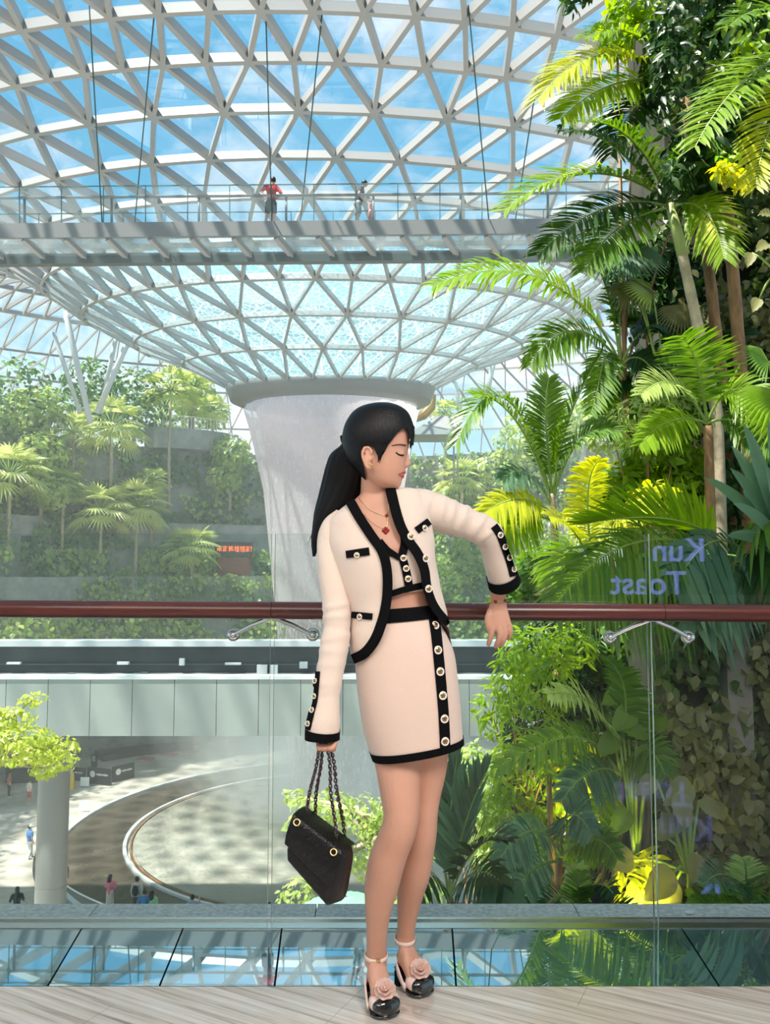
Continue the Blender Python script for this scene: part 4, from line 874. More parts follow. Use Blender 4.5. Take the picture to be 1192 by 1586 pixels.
# big leaved plants
def bigleaf(label, Y, base, lv, m, seed=0, name='big_leaf_plant', cat='plant'):
    p0 = P(*base, Y); t = thing(name, label, cat, (p0.x, p0.y, BZ)); g = random.Random(seed)
    for k, (px, py, ln, ang, dy) in enumerate(lv):
        tip = P(px, py, Y + dy); d = Vector((math.cos(math.radians(ang)), -.35, math.sin(math.radians(ang)))).normalized(); l = sz(ln, Y); a = tip - d * l * .5
        nr = Vector((0, -1, .55)); nr = (nr - d * nr.dot(d)).normalized(); s = d.cross(nr); b = MB(); b.cur = 1
        b.tube([Vector((p0.x, p0.y, BZ)), p0, p0.lerp(a, .6) + Vector((0, 0, l * .15)), a], [.012, .012, .009, .006], 6); b.cur = 0
        vs = []; fs = []
        for i in range(11):
            u = i / 10; wd = l * .36 * (math.sin(PI * u ** .75) ** .8 if 0 < u < 1 else 0) + .001; c = a + d * l * u - Vector((0, 0, 1)) * l * .25 * u * u
            for j in (-1, -.5, 0, .5, 1): vs.append(c + s * wd * j + nr * (abs(j) * wd * .35) + nr * (.01 * math.sin(u * 30) * abs(j)))
        for i in range(10):
            for j in range(4): fs.append((i * 5 + j, i * 5 + j + 1, i * 5 + j + 6, i * 5 + j + 5))
        b.add(vs, fs); b.build('leaf', [L[m], M['rachis']], t, True)
    return t
bigleaf('large heart leaved plant to the left of the right glass joint', 4.8, (985, 1350), [(965, 1110, 50, 200, 0), (985, 1125, 54, 160, 0), (940, 1150, 46, 200, 0), (1000, 1180, 56, 250, -.05), (960, 1270, 44, 215, -.1), (1020, 1115, 40, 60, 0), (950, 1075, 46, 190, .1), (975, 1050, 40, 30, .1)], 'mid', 1)
bigleaf('variegated low plant with long stalks in front of the ivy wall', 4.5, (1066, 1352), [(1030, 1270, 70, 105, 0), (1050, 1225, 56, 190, 0), (1000, 1215, 40, 195, 0), (1055, 1250, 44, 275, -.1), (1100, 1250, 36, 330, 0), (1075, 1340, 36, 250, -.1), (1030, 1385, 56, 220, 0), (1020, 1365, 60, 200, -.1), (960, 1330, 50, 170, 0)], 'olive', 2)
bigleaf('glossy upright leaves of a small plant at the kerb by the palm', 4.0, (768, 1430), [(752, 1390, 60, 120, 0), (790, 1375, 74, 65, 0), (770, 1370, 70, 95, .05), (738, 1405, 46, 140, 0), (800, 1405, 40, 40, 0)], 'blue', 3)
bigleaf('leafy plant at the upper right edge under the lamp', 6.0, (1200, 420), [(1180, 380, 30, 200, 0), (1185, 330, 30, 170, 0), (1160, 400, 26, 240, 0), (1190, 290, 30, 150, 0), (1170, 470, 26, 230, 0)], 'olive', 4)
# sword leaved plant
def swordplant(label, Y, base, tips, m, wd=16):
    p0 = P(*base, Y); t = thing('sword_leaf_plant', label, 'plant', (p0.x, p0.y, BZ)); b = MB(); b.tube([(p0.x, p0.y, BZ), tuple(p0)], .035, 8); b.build('stem', M['bark'], t)
    for k, (px, py, dy) in enumerate(tips):
        e = P(px, py, Y + dy); mid = p0.lerp(e, .55) + Vector((0, 0, (e - p0).length * .12)); pts = [bezier([p0, mid, e], i / 8) for i in range(9)]; b = MB(); vs, fs = [], []
        for i, c in enumerate(pts):
            tg = (pts[min(i + 1, 8)] - pts[max(i - 1, 0)]).normalized(); s = tg.cross(Vector((0, -1, .3))).normalized(); w_ = sz(wd, Y) * .5 * (math.sin(PI * (.12 + .88 * i / 8)) ** .6 if i < 8 else .02); nn = s.cross(tg)
            vs += [c - s * w_ + nn * w_ * .4, c, c + s * w_ + nn * w_ * .4]
        for i in range(8):
            for j in (0, 1): fs.append((i * 3 + j, i * 3 + j + 1, i * 3 + j + 4, i * 3 + j + 3))
        b.add(vs, fs); b.build('leaf', L[m], t, True)
swordplant('blue green sword leaved plant at the right edge above the handrail', 4.7, (1215, 850), [(1150, 655, 0), (1132, 690, .1), (1130, 725, -.1), (1092, 740, 0), (1190, 650, .1), (1135, 780, -.2), (1160, 700, -.2), (1210, 690, -.2), (1125, 830, -.1), (1150, 760, .2), (1230, 760, -.2), (1185, 720, -.3)], 'blue', 22)
# fan leaves
def fan_plant(label, Y, base, lv, m, name='fan_leaf_palm'):
    p0 = P(*base, Y); t = thing(name, label, 'palm', (p0.x, p0.y, BZ))
    b = MB(); b.tube([(p0.x, p0.y, BZ), tuple(p0)], .03, 8); b.build('trunk', M['bark'], t)
    for k, (px, py, R, ang, m_) in enumerate(lv):
        c = P(px, py, Y - .2); b = MB(); b.cur = 1; b.tube([p0, p0.lerp(c, .5) + Vector((0, 0, .12)), c], .008, 5); b.cur = 0
        fanleaf(b, c, (math.cos(math.radians(ang)), -.3, math.sin(math.radians(ang))), (0, -.75, .65), sz(R, Y), 20, 2.6, .62); b.build('fan_leaf', [L[m_], M['rachis']], t, False)
fan_plant('fan leaved palm with a wide pale blade spread under the bridge end', 7.3, (1035, 640), [(962, 380, 78, -150, 'blue'), (968, 382, 70, -25, 'blue'), (978, 432, 52, -100, 'olive'), (1060, 470, 52, -120, 'olive'), (1010, 450, 60, 160, 'pale')], 'blue')
fan_plant('fan leaved palm with bright pleated blades at the right edge', 5.6, (1230, 760), [(1215, 605, 84, 210, 'bright'), (1225, 640, 90, 190, 'bright'), (1190, 560, 60, 150, 'mid')], 'bright')
# slim brown trunk among the bamboo
b = MB(); q0, q1 = P(858, 1430, 4.95), P(852, 1270, 4.95); b.tube([(q0.x, q0.y, BZ), tuple(q0), tuple(q1), tuple(P(850, 1200, 5.0))], [.02, .019, .017, .015], 8); tag(b.build('slim_trunk', M['bark']), 'slim bare brown trunk rising through the grey green ferns', 'trunk')

# garden lamps
M['lampglow'] = mat('warm_lamp_glass', (.9, .8, .3), .4, emit=(1, .80, .18), es=9.0)
def garden_lamp(label, c, tgt, energy, col, r=.055):
    c, tgt = Vector(c), Vector(tgt); d = (tgt - c).normalized(); t = thing('spot_lamp', label, 'lamp', c); b = MB(); b.tube([c - d * .12, c - d * .02, c], [r * .7, r, r], 14); b.build('housing', M['dark'], t)
    b = MB(); b.tube([c - d * .004, c + d * .004], r * .9, 14); b.build('lens', M['lampglow'], t)
    l = lamp('spot_light', 'SPOT', c + d * .03, energy, col, .05, tgt, None, 1.7); return t
q = P(1128, 238, 6.5); garden_lamp('glowing warm floodlight high on the right wall', q, q + Vector((-.25, -.5, -.6)), 60, (1, .80, .22), .06)
garden_lamp('hidden warm spot lamp lighting the shrub beside the brown trunk', P(935, 1290, 5.2), P(880, 1215, 5.3), 40, (1, .82, .12))
garden_lamp('hidden warm spot lamp by the right glass joint', P(1000, 1425, 4.3), P(985, 1360, 4.7), 40, (1, .85, .12))

# ================================================================= THE WOMAN
Y0 = 2.34
def pp(px, py, dy=0.): return P(px, py, Y0 + dy)
M['cream'] = M['cream']
M['knit'] = mat('cream_knit', (.80, .64, .55), .85, bump=.25, bscale=420, sheen=.3)
M['knitpink'] = mat('warm_cream_knit_skirt', (.79, .585, .495), .85, bump=.22, bscale=420, sheen=.3)
M['hair'] = mat('black_hair', (.0035, .0033, .0045), .42, bump=.2, bscale=70, stretch=(6, 6, .6), spec=.22)
M['gold'] = mat('gold', (.80, .56, .25), .25, 1.)
M['pearl'] = mat('white_enamel', (.86, .80, .76), .25)
M['lip'] = mat('red_lipstick', (.48, .055, .045), .35)
M['brow'] = mat('brow_hair', (.09, .028, .022), .7)
M['pinkleather'] = mat('pale_pink_leather', (.86, .64, .57), .4, spec=.4)
M['patent'] = mat('black_patent_leather', (.008, .008, .009), .06, coat=1.)
M['red'] = mat('dark_red_stone', (.30, .012, .012), .3)

def ring2(l, r, depth, dyl=0., dyr=None, n=48, ex=2.0, back=1.0):
    """closed ring between two silhouette points; depth = half thickness in metres"""
    a = pp(l[0], l[1], dyl); c = pp(r[0], r[1], dyl if dyr is None else dyr); m = (a + c) / 2; h = (c - a) / 2; yv = Vector((0, 1, 0)); out = []
    for i in range(n):
        t = 2 * PI * i / n; cc, ss = math.cos(t), math.sin(t); e = 2 / ex
        x = math.copysign(abs(cc) ** e, cc); y = math.copysign(abs(ss) ** e, ss); out.append(m + h * x + yv * (depth * y * (back if y > 0 else 1)))
    return out
def resample(rows, k=4):                                  # Catmull-Rom through the rows for a smooth loft
    out = []
    for i in range(len(rows) - 1):
        p0, p1, p2, p3 = rows[max(i - 1, 0)], rows[i], rows[i + 1], rows[min(i + 2, len(rows) - 1)]
        for j in range(k):
            t = j / k; out.append([.5 * ((2 * b_) + (c_ - a_) * t + (2 * a_ - 5 * b_ + 4 * c_ - d_) * t * t + (-a_ + 3 * b_ - 3 * c_ + d_) * t ** 3) for a_, b_, c_, d_ in zip(p0, p1, p2, p3)])
    out.append(rows[-1]); return out
def limb(b, rows, n=20, k=4, cap=True):
    """rows: (px, py, half width px, dy, flatness)"""
    pts = [pp(r[0], r[1], r[3]) for r in rows]; rad = [r[2] * (Y0 + r[3]) / FPX for r in rows]; fl = [r[4] if len(r) > 4 else 1. for r in rows]
    seq = resample([[p.x, p.y, p.z, r, f] for p, r, f in zip(pts, rad, fl)], k); rs = []; m = len(seq); P3 = [Vector(q[:3]) for q in seq]
    for i, q in enumerate(seq):
        t = (P3[min(i + 1, m - 1)] - P3[max(i - 1, 0)]).normalized(); yv = Vector((0, 1, 0)); yv = (yv - t * t.y)
        yv.normalize(); s = t.cross(yv)
        rs.append([P3[i] + s * (q[3] * math.cos(2 * PI * j / n)) + yv * (q[3] * q[4] * math.sin(2 * PI * j / n)) for j in range(n)])
    b.rings(rs, cap); return b
woman = thing('woman', 'woman in cream knit jacket and skirt with black trim leaning an arm on the rail', 'person', (pp(630, 1400).x, 2.42, 0))

# ---- body: torso, neck, head, arms, hands, legs and feet, joined into one continuous skin
TORSO = [((556, 768), (606, 752), .046, .01), ((532, 788), (636, 764), .066, .02), ((506, 812), (650, 782), .082, .03), ((506, 838), (660, 815), .098, .03), ((514, 865), (663, 852), .112, .03), ((528, 895), (661, 885), .104, .035),
         ((546, 930), (662, 924), .088, .04), ((552, 955), (670, 947), .092, .04), ((552, 1000), (690, 988), .106, .04), ((556, 1060), (700, 1045), .110, .045), ((564, 1105), (704, 1090), .108, .05), ((576, 1140), (702, 1125), .098, .055)]
def torso_rows(rows, ddepth=0., dpx=0., n=48, ex=2.25):
    rs = [ring2((l[0] - dpx, l[1]), (r[0] + dpx, r[1]), d + ddepth, dy, n=n, ex=ex) for l, r, d, dy in rows]
    flat = [[c for p in q for c in p] for q in rs]; return [[Vector(q[i:i + 3]) for i in range(0, len(q), 3)] for q in resample(flat, 5)]
sk = MB(); sk.rings(torso_rows(TORSO))
limb(sk, [(583, 790, 31, .02, .9), (583, 770, 26, .012, .95), (582, 750, 23.5, -.008, 1), (583, 732, 23, -.024, 1.05), (586, 712, 20, -.035)], 24)
# head slices: y, back x, front x, half depth px
HEAD = [(631, 580, 602, 9), (636, 564, 614, 22), (645, 551, 625, 31), (658, 541, 632, 37), (672, 537, 634.5, 39.5), (684, 536, 633.5, 40), (693, 537, 632.5, 39.5), (699, 538.5, 630.3, 38.5), (710, 542, 628.8, 37.5), (719, 547, 628, 36), (726, 553, 627.3, 34), (731, 558, 627.2, 32.5), (736, 563, 625.6, 30.5), (742, 568, 622.5, 28), (748, 574, 621, 24), (753, 581, 619.5, 18.5), (756.5, 590, 616, 12)]
HY = -.038
def head_rings(grow=0., rows=HEAD, n=40):
    rs = []
    for y, xb_, xf, hd in rows:
        c = pp((xb_ + xf) / 2, y, HY); a = ((xf - xb_) / 2 + grow) * Y0 / FPX; h = (hd + grow) * Y0 / FPX; ring = []
        for i in range(n):
            t = 2 * PI * i / n; cc, ss = math.cos(t), math.sin(t); k = 1.0
            if cc > 0 and y > 690: k = 1 - .10 * cc * min(1, (y - 690) / 40)
            ring.append(c + Vector((a * math.copysign(abs(cc) ** .92, cc), h * k * math.copysign(abs(ss) ** .95, ss), 0)))
        rs.append(ring)
    flat = [[c for p in q for c in p] for q in rs]; return [[Vector(q[i:i + 3]) for i in range(0, len(q), 3)] for q in resample(flat, 3)]
sk.rings(head_rings()[::-1])
u = Y0 / FPX
def hb(px, py, rx, ry, rz_, dy=0., tilt=0.): sk.ball(pp(px, py, HY + dy), (rx * u, ry * u, rz_ * u), 14, 10, Matrix.Rotation(math.radians(tilt), 3, 'Y') if tilt else None)
# nose
sk.rings([[pp(x, y, HY) + Vector((0, s * w_ * u, 0)) + Vector((f * u, 0, 0)) for f, s in ((0, -1.6), (d * .55, -1), (d, 0), (d * .55, 1), (0, 1.6))] for x, y, w_, d in [(625, 694, 2.6, 5.6), (625, 702, 3.2, 7.6), (625, 710, 3.8, 10.2), (625, 716.5, 5.0, 12.0), (624.5, 720.5, 5.8, 12.2), (623.5, 724, 5.0, 8.4)]])
hb(632.6, 719.2, 3.8, 4.4, 3.2); hb(627.5, 721, 3.8, 3.2, 2.8, -5.2 * u); hb(627.5, 721, 3.8, 3.2, 2.8, 5.2 * u)
# lips, chin, brow ridge, cheek, eyelids
hb(624.6, 731.6, 4.2, 8.0, 2.3, 0, -18); hb(622.2, 738.2, 3.6, 7.0, 2.6, 0, 14); hb(615.0, 748.5, 5.6, 8.5, 5.4)
hb(626, 692, 6.2, 19, 3.0); 
for s in (-1, 1): hb(620.0, 702.5, 6.6, 6.2, 4.6, s * 20 * u, 8); hb(594, 738, 18, 8, 9, s * 17 * u, 30)
# ears
for s in (-1, 1):
    b_ = MB(); c = pp(569.5, 709, HY + s * 37.5 * u)
    pts = [(575, 703), (574.5, 696), (570, 692.3), (564, 693.5), (561, 700), (561.8, 709), (565, 717), (568.5, 724), (572.5, 725), (575, 720)]
    pt3 = [pp(x, y, HY + s * (39.5 + (3.2 if x < 566 else 1.0)) * u) for x, y in pts]; pt3 = [pt3[0]] + pt3
    sk.tube(pt3, [2.2 * u] * 4 + [2.5 * u] * 4 + [3.2 * u] * 3, 8); sk.ball(c + Vector((.3 * u, 0, 0)), (6.0 * u, 3.4 * u, 13 * u), 12, 9); hb(574.5, 711, 2.6, 3.0, 3.6, s * 39.5 * u)
# her right arm (hanging, holding the bag)
RA = [(526, 807, 20, .03), (516, 823, 19, .02), (511, 845, 19, .015), (515, 890, 17.5, .0), (520, 935, 16.5, -.01), (521, 970, 15.5, -.02), (517, 1010, 15, -.035), (510, 1050, 13.5, -.05), (505, 1090, 11.5, -.06), (503, 1120, 10, -.065, .8), (503, 1140, 11.5, -.065, .7), (504, 1150, 14, -.06, .6)]
limb(sk, RA)
# her left arm (out to the rail)
LA = [(622, 783, 24, .03), (644, 787, 25, .035), (668, 792, 23, .06), (700, 804, 20, .10), (735, 816, 18, .14), (757, 828, 17.5, .17), (764, 850, 16, .20), (770, 880, 14.5, .25), (771, 905, 13, .29), (771, 926, 12, .325, .8), (771, 938, 12.5, .335, .75)]
limb(sk, LA)
def finger(pts, r, n=8):
    limb(sk, [(x, y, r * k, dy) for (x, y, dy), k in zip(pts, (1.08, 1.0, .92, .72))], n, 3)
# left hand, back of the hand to the camera, fingers hanging
limb(sk, [(771, 930, 12, .330, .75), (771, 944, 15, .335, .62), (771.5, 958, 18, .330, .5), (773, 968, 18.5, .325, .42), (775, 974, 16, .322, .4)], 18)
finger([(762, 962, .325), (762, 976, .318), (759, 989, .322), (755.5, 1000, .334)], 4.9)
finger([(770, 964, .322), (774, 982, .312), (771, 994, .318), (766.5, 1003, .332)], 5.0)
finger([(779, 964, .322), (782, 981, .316), (779.5, 992, .322), (775.5, 1001, .336)], 4.8)
finger([(786, 961, .326), (790, 974, .324), (789, 983, .330), (785.5, 991, .342)], 4.2)
finger([(759, 946, .332), (754.5, 959, .322), (755, 970, .322), (758, 981, .328)], 4.8)
# right hand closed round the chain handles
limb(sk, [(503, 1138, 11, -.065, .8), (504, 1148, 15, -.06, .62), (505, 1156, 15, -.06, .55)], 16)
for k, x in enumerate((493.5, 501.5, 509, 515.5)): finger([(x, 1151, -.075), (x + .5, 1159, -.090), (x + .8, 1161, -.072), (x + .5, 1156, -.055)], 4.4 - .2 * (k == 3))
finger([(517, 1142, -.07), (519, 1150, -.085), (515, 1158, -.094), (508, 1160, -.096)], 4.4)
# legs: (centre x, y, half width, dy)
RL = [(612, 1120, 40, .05, .85), (614, 1160, 37.5, .042, .85), (616.5, 1190, 34, .03, .9), (620, 1230, 30.5, .012), (621.5, 1262, 27.5, .0, 1.1), (617, 1286, 27, .0, 1.1), (607.5, 1310, 27, .01), (598.5, 1335, 27.8, .025), (591, 1370, 26, .045), (586, 1405, 20.5, .065), (584, 1435, 16.5, .08), (583, 1462, 15, .10), (582.5, 1480, 15.5, .115), (582, 1496, 17, .115)]
LL = [(658, 1100, 42, .07), (660, 1150, 35, .075), (661, 1190, 30, .08), (657, 1235, 24, .085), (654, 1262, 23, .085, 1.1), (652, 1290, 23.5, .09, 1.1), (648, 1320, 23, .105), (642, 1350, 24, .13), (636, 1380, 20.5, .16), (632, 1405, 17, .185), (629.5, 1430, 14, .205), (628, 1448, 13.5, .215), (627, 1462, 15, .215)]
limb(sk, RL, 24); limb(sk, LL, 24)
# feet: toe and heel on the floor
FEET = [(G(602, 1579, 0), Vector((-.034, 2.452, 0)), pp(582.5, 1480, .115)), (G(661, 1544, 0), Vector((.048, 2.560, 0)), pp(627, 1455, .215))]
FOOT = [(.02, .016, .058, .082), (.10, .026, .050, .105), (.22, .029, .046, .125), (.36, .030, .036, .112), (.50, .033, .024, .088), (.66, .039, .016, .066), (.80, .039, .014, .050), (.91, .030, .014, .042), (.98, .014, .018, .034)]
def footrings(T, H, rows, n=24, ex=2.4, gx=0., gz=0., gb=0.):
    f = (T - H); ln = f.length; f.normalize(); s = Vector((f.y, -f.x, 0)); out = []
    for u_, w_, z0, z1 in rows:
        c = H + f * (ln * u_); ring = []
        for i in range(n):
            t = 2 * PI * i / n; cc, ss = math.cos(t), math.sin(t); x = math.copysign(abs(cc) ** (2 / ex), cc) * (w_ + gx); zz = (z0 + z1) / 2 + ((z1 - z0) / 2 + (gz if ss > 0 else gb)) * math.copysign(abs(ss) ** (2 / ex), ss)
            ring.append(c + s * x + Vector((0, 0, zz)))
        out.append(ring)
    return out
for T, H, A in FEET: sk.rings(footrings(T, H, FOOT))
me = remesh(sk.mesh('body'), .0030, 5, .5)
body = link_mesh('body', me, M['skin'], woman)
bvh_body = BVHTree.FromPolygons([v.co.copy() for v in me.vertices], [tuple(p.vertices) for p in me.polygons])

def bvh_of(*objs):
    V, F = [], []
    for o in objs:
        off = len(V); V += [v.co.copy() for v in o.data.vertices]; F += [tuple(i + off for i in p.vertices) for p in o.data.polygons]
    return BVHTree.FromPolygons(V, F)
CAMP = Vector((0, 0, CAMH))
def hit(bvh, px, py):
    d = ray(px, py).normalized(); r = bvh.ray_cast(CAMP, d)
    return (r[0], r[1] if r[1].dot(d) < 0 else -r[1]) if r[0] else (None, None)
def dens(poly, step=2.5):
    out = [Vector(poly[0])]
    sm = resample([list(p) for p in poly], 6) if len(poly) > 2 else poly
    out = [Vector(sm[0])]
    for q in sm[1:]:
        q = Vector(q); 
        while (q - out[-1]).length > step: out.append(out[-1] + (q - out[-1]).normalized() * step)
    out.append(Vector(sm[-1])); return out
def ribbon(name, poly, wd, bvh, m, parent, lift=.0025, thick=.003, nx=4, taper=None, fall=None):
    """a raised band that follows a surface"""
    pts = dens([(p[0], p[1]) for p in poly]); rows = []; last = fall
    for k, q in enumerate(pts):
        t = (pts[min(k + 1, len(pts) - 1)] - pts[max(k - 1, 0)]).normalized(); nrm = Vector((-t.y, t.x)); w_ = wd if not callable(wd) else wd(k / max(1, len(pts) - 1)); row = []
        for j in range(nx + 1):
            a = q + nrm * w_ * (j / nx - .5); p, n_ = hit(bvh, a.x, a.y)
            if p is None or (last is not None and abs(p.y - last) > .05):
                if last is None: continue
                p = P(a.x, a.y, last); n_ = Vector((0, -1, 0))
            last = p.y; row.append((p, n_))
        if len(row) == nx + 1: rows.append(row)
    vs, fs = [], []; m_ = nx + 1
    for row in rows: vs += [p + n_ * lift for p, n_ in row]
    for row in rows: vs += [p + n_ * (lift + thick) for p, n_ in row]
    R_ = len(rows); o = R_ * m_
    for i in range(R_ - 1):
        for j in range(nx): fs += [(o + i * m_ + j, o + i * m_ + j + 1, o + (i + 1) * m_ + j + 1, o + (i + 1) * m_ + j), (i * m_ + j, (i + 1) * m_ + j, (i + 1) * m_ + j + 1, i * m_ + j + 1)]
        for j in (0, nx): fs.append((i * m_ + j, o + i * m_ + j, o + (i + 1) * m_ + j, (i + 1) * m_ + j))
    for i in (0, R_ - 1):
        for j in range(nx): fs.append((i * m_ + j, i * m_ + j + 1, o + i * m_ + j + 1, o + i * m_ + j))
    b = MB(); b.add(vs, fs); return b.build(name, m, parent, True)
def button(px, py, r, bvh, parent, lift=.006):
    p, n_ = hit(bvh, px, py)
    if p is None: return
    n_ = (n_ + (CAMP - p).normalized() * .8).normalized()
    q = n_.to_track_quat('Z', 'Y').to_matrix(); R = r * p.y / FPX; c = p + n_ * lift; b = MB()
    def T(x, y, z): return c + q @ Vector((x, y, z))
    n = 16; prof = [(R, -.003), (R, .001), (R * .92, .0026), (R * .74, .0026), (R * .68, .0012)]
    b.rings([[T(a * math.cos(2 * PI * i / n), a * math.sin(2 * PI * i / n), z) for i in range(n)] for a, z in prof]); b.cur = 1
    b.rings([[T(a * math.cos(2 * PI * i / n), a * math.sin(2 * PI * i / n), z) for i in range(n)] for a, z in [(R * .68, .0012), (R * .5, .0022), (.0001, .0024)]], False); b.cur = 2
    for k in range(5):
        a = 2 * PI * k / 5 + .3; b.add([T(0, 0, .0034), T(R * .55 * math.cos(a - .28), R * .55 * math.sin(a - .28), .0026), T(R * .6 * math.cos(a), R * .6 * math.sin(a), .0028), T(R * .55 * math.cos(a + .28), R * .55 * math.sin(a + .28), .0026)], [(0, 1, 2, 3)])
    return b.build('button', [M['pearl'], M['gold'], M['brow']], parent, True)
def inside(x, y, poly):
    c = False; n = len(poly)
    for i in range(n):
        (x0, y0), (x1, y1) = poly[i], poly[(i + 1) % n]
        if (y0 > y) != (y1 > y) and x < (x1 - x0) * (y - y0) / (y1 - y0) + x0: c = not c
    return c
def cut(o, poly, front=True, keep_inside=False):          # open a garment where the picture shows it open
    bm = bmesh.new(); bm.from_mesh(o.data); dele = []
    for f in bm.faces:
        c = f.calc_center_median()
        if front and f.normal.dot(c - CAMP) > 0: continue
        x, y = proj(c)
        if inside(x, y, poly) != keep_inside: dele.append(f)
    bmesh.ops.delete(bm, geom=dele, context='FACES'); bm.to_mesh(o.data); bm.free(); return o
def subdiv(o, n=1):
    bm = bmesh.new(); bm.from_mesh(o.data); bmesh.ops.recalc_face_normals(bm, faces=bm.faces)
    for _ in range(n): bmesh.ops.subdivide_edges(bm, edges=bm.edges, cuts=1, use_grid_fill=True)
    bm.to_mesh(o.data); bm.free(); return o

# face details
def facerib(name, poly, wd, m, lift=.0004, thick=.0006, far=True):
    o = ribbon(name, poly, wd, bvh_body, m, body, lift, thick, 4)
    if far:
        yh = Y0 + HY; b = MB(); b.add([(v.co.x, 2 * yh - v.co.y, v.co.z) for v in o.data.vertices], [tuple(p.vertices)[::-1] for p in o.data.polygons]); b.build(name, m, body)
    return o
facerib('eyebrow', [(606.5, 690.6), (613, 689), (620, 688.6), (628, 690.2)], lambda t: lerp(1.4, 3.0, t), M['brow'])
facerib('eyelashes', [(612.5, 700.2), (616, 703.6), (620.5, 705.2), (625, 704.6)], lambda t: lerp(1.6, 2.4, math.sin(PI * t)), M['hair'])
facerib('upper_lip', [(616.5, 735.2), (620.5, 733.2), (624.5, 731.8), (628.0, 731.8)], lambda t: lerp(.8, 2.7, min(1, t * 1.3)), M['lip'])
facerib('lower_lip', [(616.8, 735.7), (620, 737.0), (623, 737.8), (625.3, 737.6)], lambda t: lerp(.8, 3.3, min(1, t * 1.3)), M['lip'])
# hair: cap, hairline strands, ponytail
grown = [(y - 5 if k < 3 else y - 2, a - 2, f + 3, h + 2) for k, (y, a, f, h) in enumerate(HEAD)]
cap = MB().rings(head_rings(4.2, grown, 96)).build('hair', M['hair'], woman)
subdiv(cap, 2)
FACE = [(631, 663), (624, 664), (615, 671), (607, 682), (599, 691), (592, 700), (588.5, 713), (584, 705), (579, 694), (571, 689.5), (563, 690), (559, 697), (559, 708), (563, 722), (566, 740), (566, 765), (680, 765), (680, 686), (636, 690), (634, 676)]
cut(cap, FACE, False)
HP = MB()
PT = [(534, 678, 545, 694, 16), (528, 690, 558, 706, 20), (513, 703, 562, 712, 24), (505, 722, 564, 727, 26), (499, 745, 562, 748, 26), (493, 770, 552, 772, 24), (487, 793, 531, 794, 20), (484, 815, 510, 816, 15), (482, 838, 497, 838, 9), (484, 862, 488, 862, 3)]
rs = []
for l, yl, r, yr, hd in PT:
    ring = ring2((l, yl), (r, yr), hd * u, lerp(-.005, .045, min(1, max(0, (yl - 690) / 60))), n=40, ex=2.1)
    rs.append(ring)
flat = [[c for p in q for c in p] for q in rs]; rs = [[Vector(q[i:i + 3]) for i in range(0, len(q), 3)] for q in resample(flat, 5)]
for k, ring in enumerate(rs):
    c = sum(ring, Vector()) / len(ring)
    for i in range(len(ring)): ring[i] = c + (ring[i] - c) * (1 + .05 * math.sin(i * 2.3 + k * .07) + .03 * math.sin(i * 5.1))
pony = HP.rings(rs).build('ponytail', M['hair'], cap)
b = MB(); g = random.Random(3)
for k in range(46):                                       # loose ends and fly-aways
    y0 = g.uniform(760, 822); x0 = lerp(497, 486, (y0 - 770) / 50) + g.uniform(0, 10); dx = g.uniform(-5, 0) - (7 if k % 5 == 0 else 0); ln = g.uniform(30, 48); dy = .045 + g.uniform(-.02, .02)
    b.tube([pp(x0, y0, dy), pp(x0 + dx * .5 - 1, y0 + ln * .55, dy), pp(x0 + dx - g.uniform(0, 5), y0 + ln, dy)], [.9 * u, .8 * u, .15 * u], 4)
b.build('loose_ends', M['hair'], cap); b = MB()
for k in range(16):
    x0 = g.uniform(628, 638); b.tube([pp(x0 - 6, 645, HY + g.uniform(-14, 14) * u), pp(x0 + 3.5, 662, HY + g.uniform(-16, 16) * u), pp(639 + g.uniform(-2, 1.5), 676, HY + g.uniform(-16, 16) * u), pp(635 + g.uniform(-2, 1), g.uniform(686, 698), HY + g.uniform(-14, 14) * u)], [1.6 * u, 1.5 * u, 1.2 * u, .2 * u], 4)
b.build('fringe', M['hair'], cap); b = MB()
for k in range(10):
    z = -39.5 * u; x0 = g.uniform(588, 598); b.tube([pp(x0 + 4, 684, HY + z), pp(x0 - 2, 698, HY + z - .001), pp(586 + g.uniform(-2, 2), 714 + g.uniform(-3, 5), HY + z + .001)], [1.3 * u, 1. * u, .2 * u], 4)
b.build('sideburn', M['hair'], cap)
b = MB(); c0, c1 = pp(531, 676, .0), pp(537, 692, .0); c0.y = c1.y = Y0 - .02; b.tube([c0, c0.lerp(c1, .5), c1], [4.5 * u, 6 * u, 4.5 * u], 12); b.build('hair_tie', M['black'], cap)

# ---- crop top
TOPR = [r for r in TORSO if 800 < r[0][1] < 925]
top_ = MB().rings(torso_rows(TORSO[2:6] + [((543, 922), (663, 914), .094, .04)], .006, 2, 120, 2.25), False).build('crop_top', M['knit'], woman); subdiv(top_, 1)
VN = [(520, 740), (535, 790), (578, 838), (592, 852), (600, 861), (618, 866), (627, 838), (610, 760), (600, 740)]
bt2 = bvh_of(top_)
cut(top_, VN, True)
ribbon('trim', [(588, 838), (600, 852), (618, 864)], 9, bt2, M['black'], top_, .002, .003)
ribbon('trim', [(606, 770), (618, 806), (626, 838), (620, 866)], 12, bt2, M['black'], top_, .002, .003)
ribbon('trim', [(621, 860), (627, 880), (632, 906)], 12, bt2, M['black'], top_, .0022, .003)
ribbon('trim', [(596, 923), (607, 919), (633, 911), (662, 905)], 10, bt2, M['black'], top_, .002, .003)
for x, y in [(624, 864), (628, 880), (631, 896)]: button(x, y, 5.2, bt2, top_, .0065)
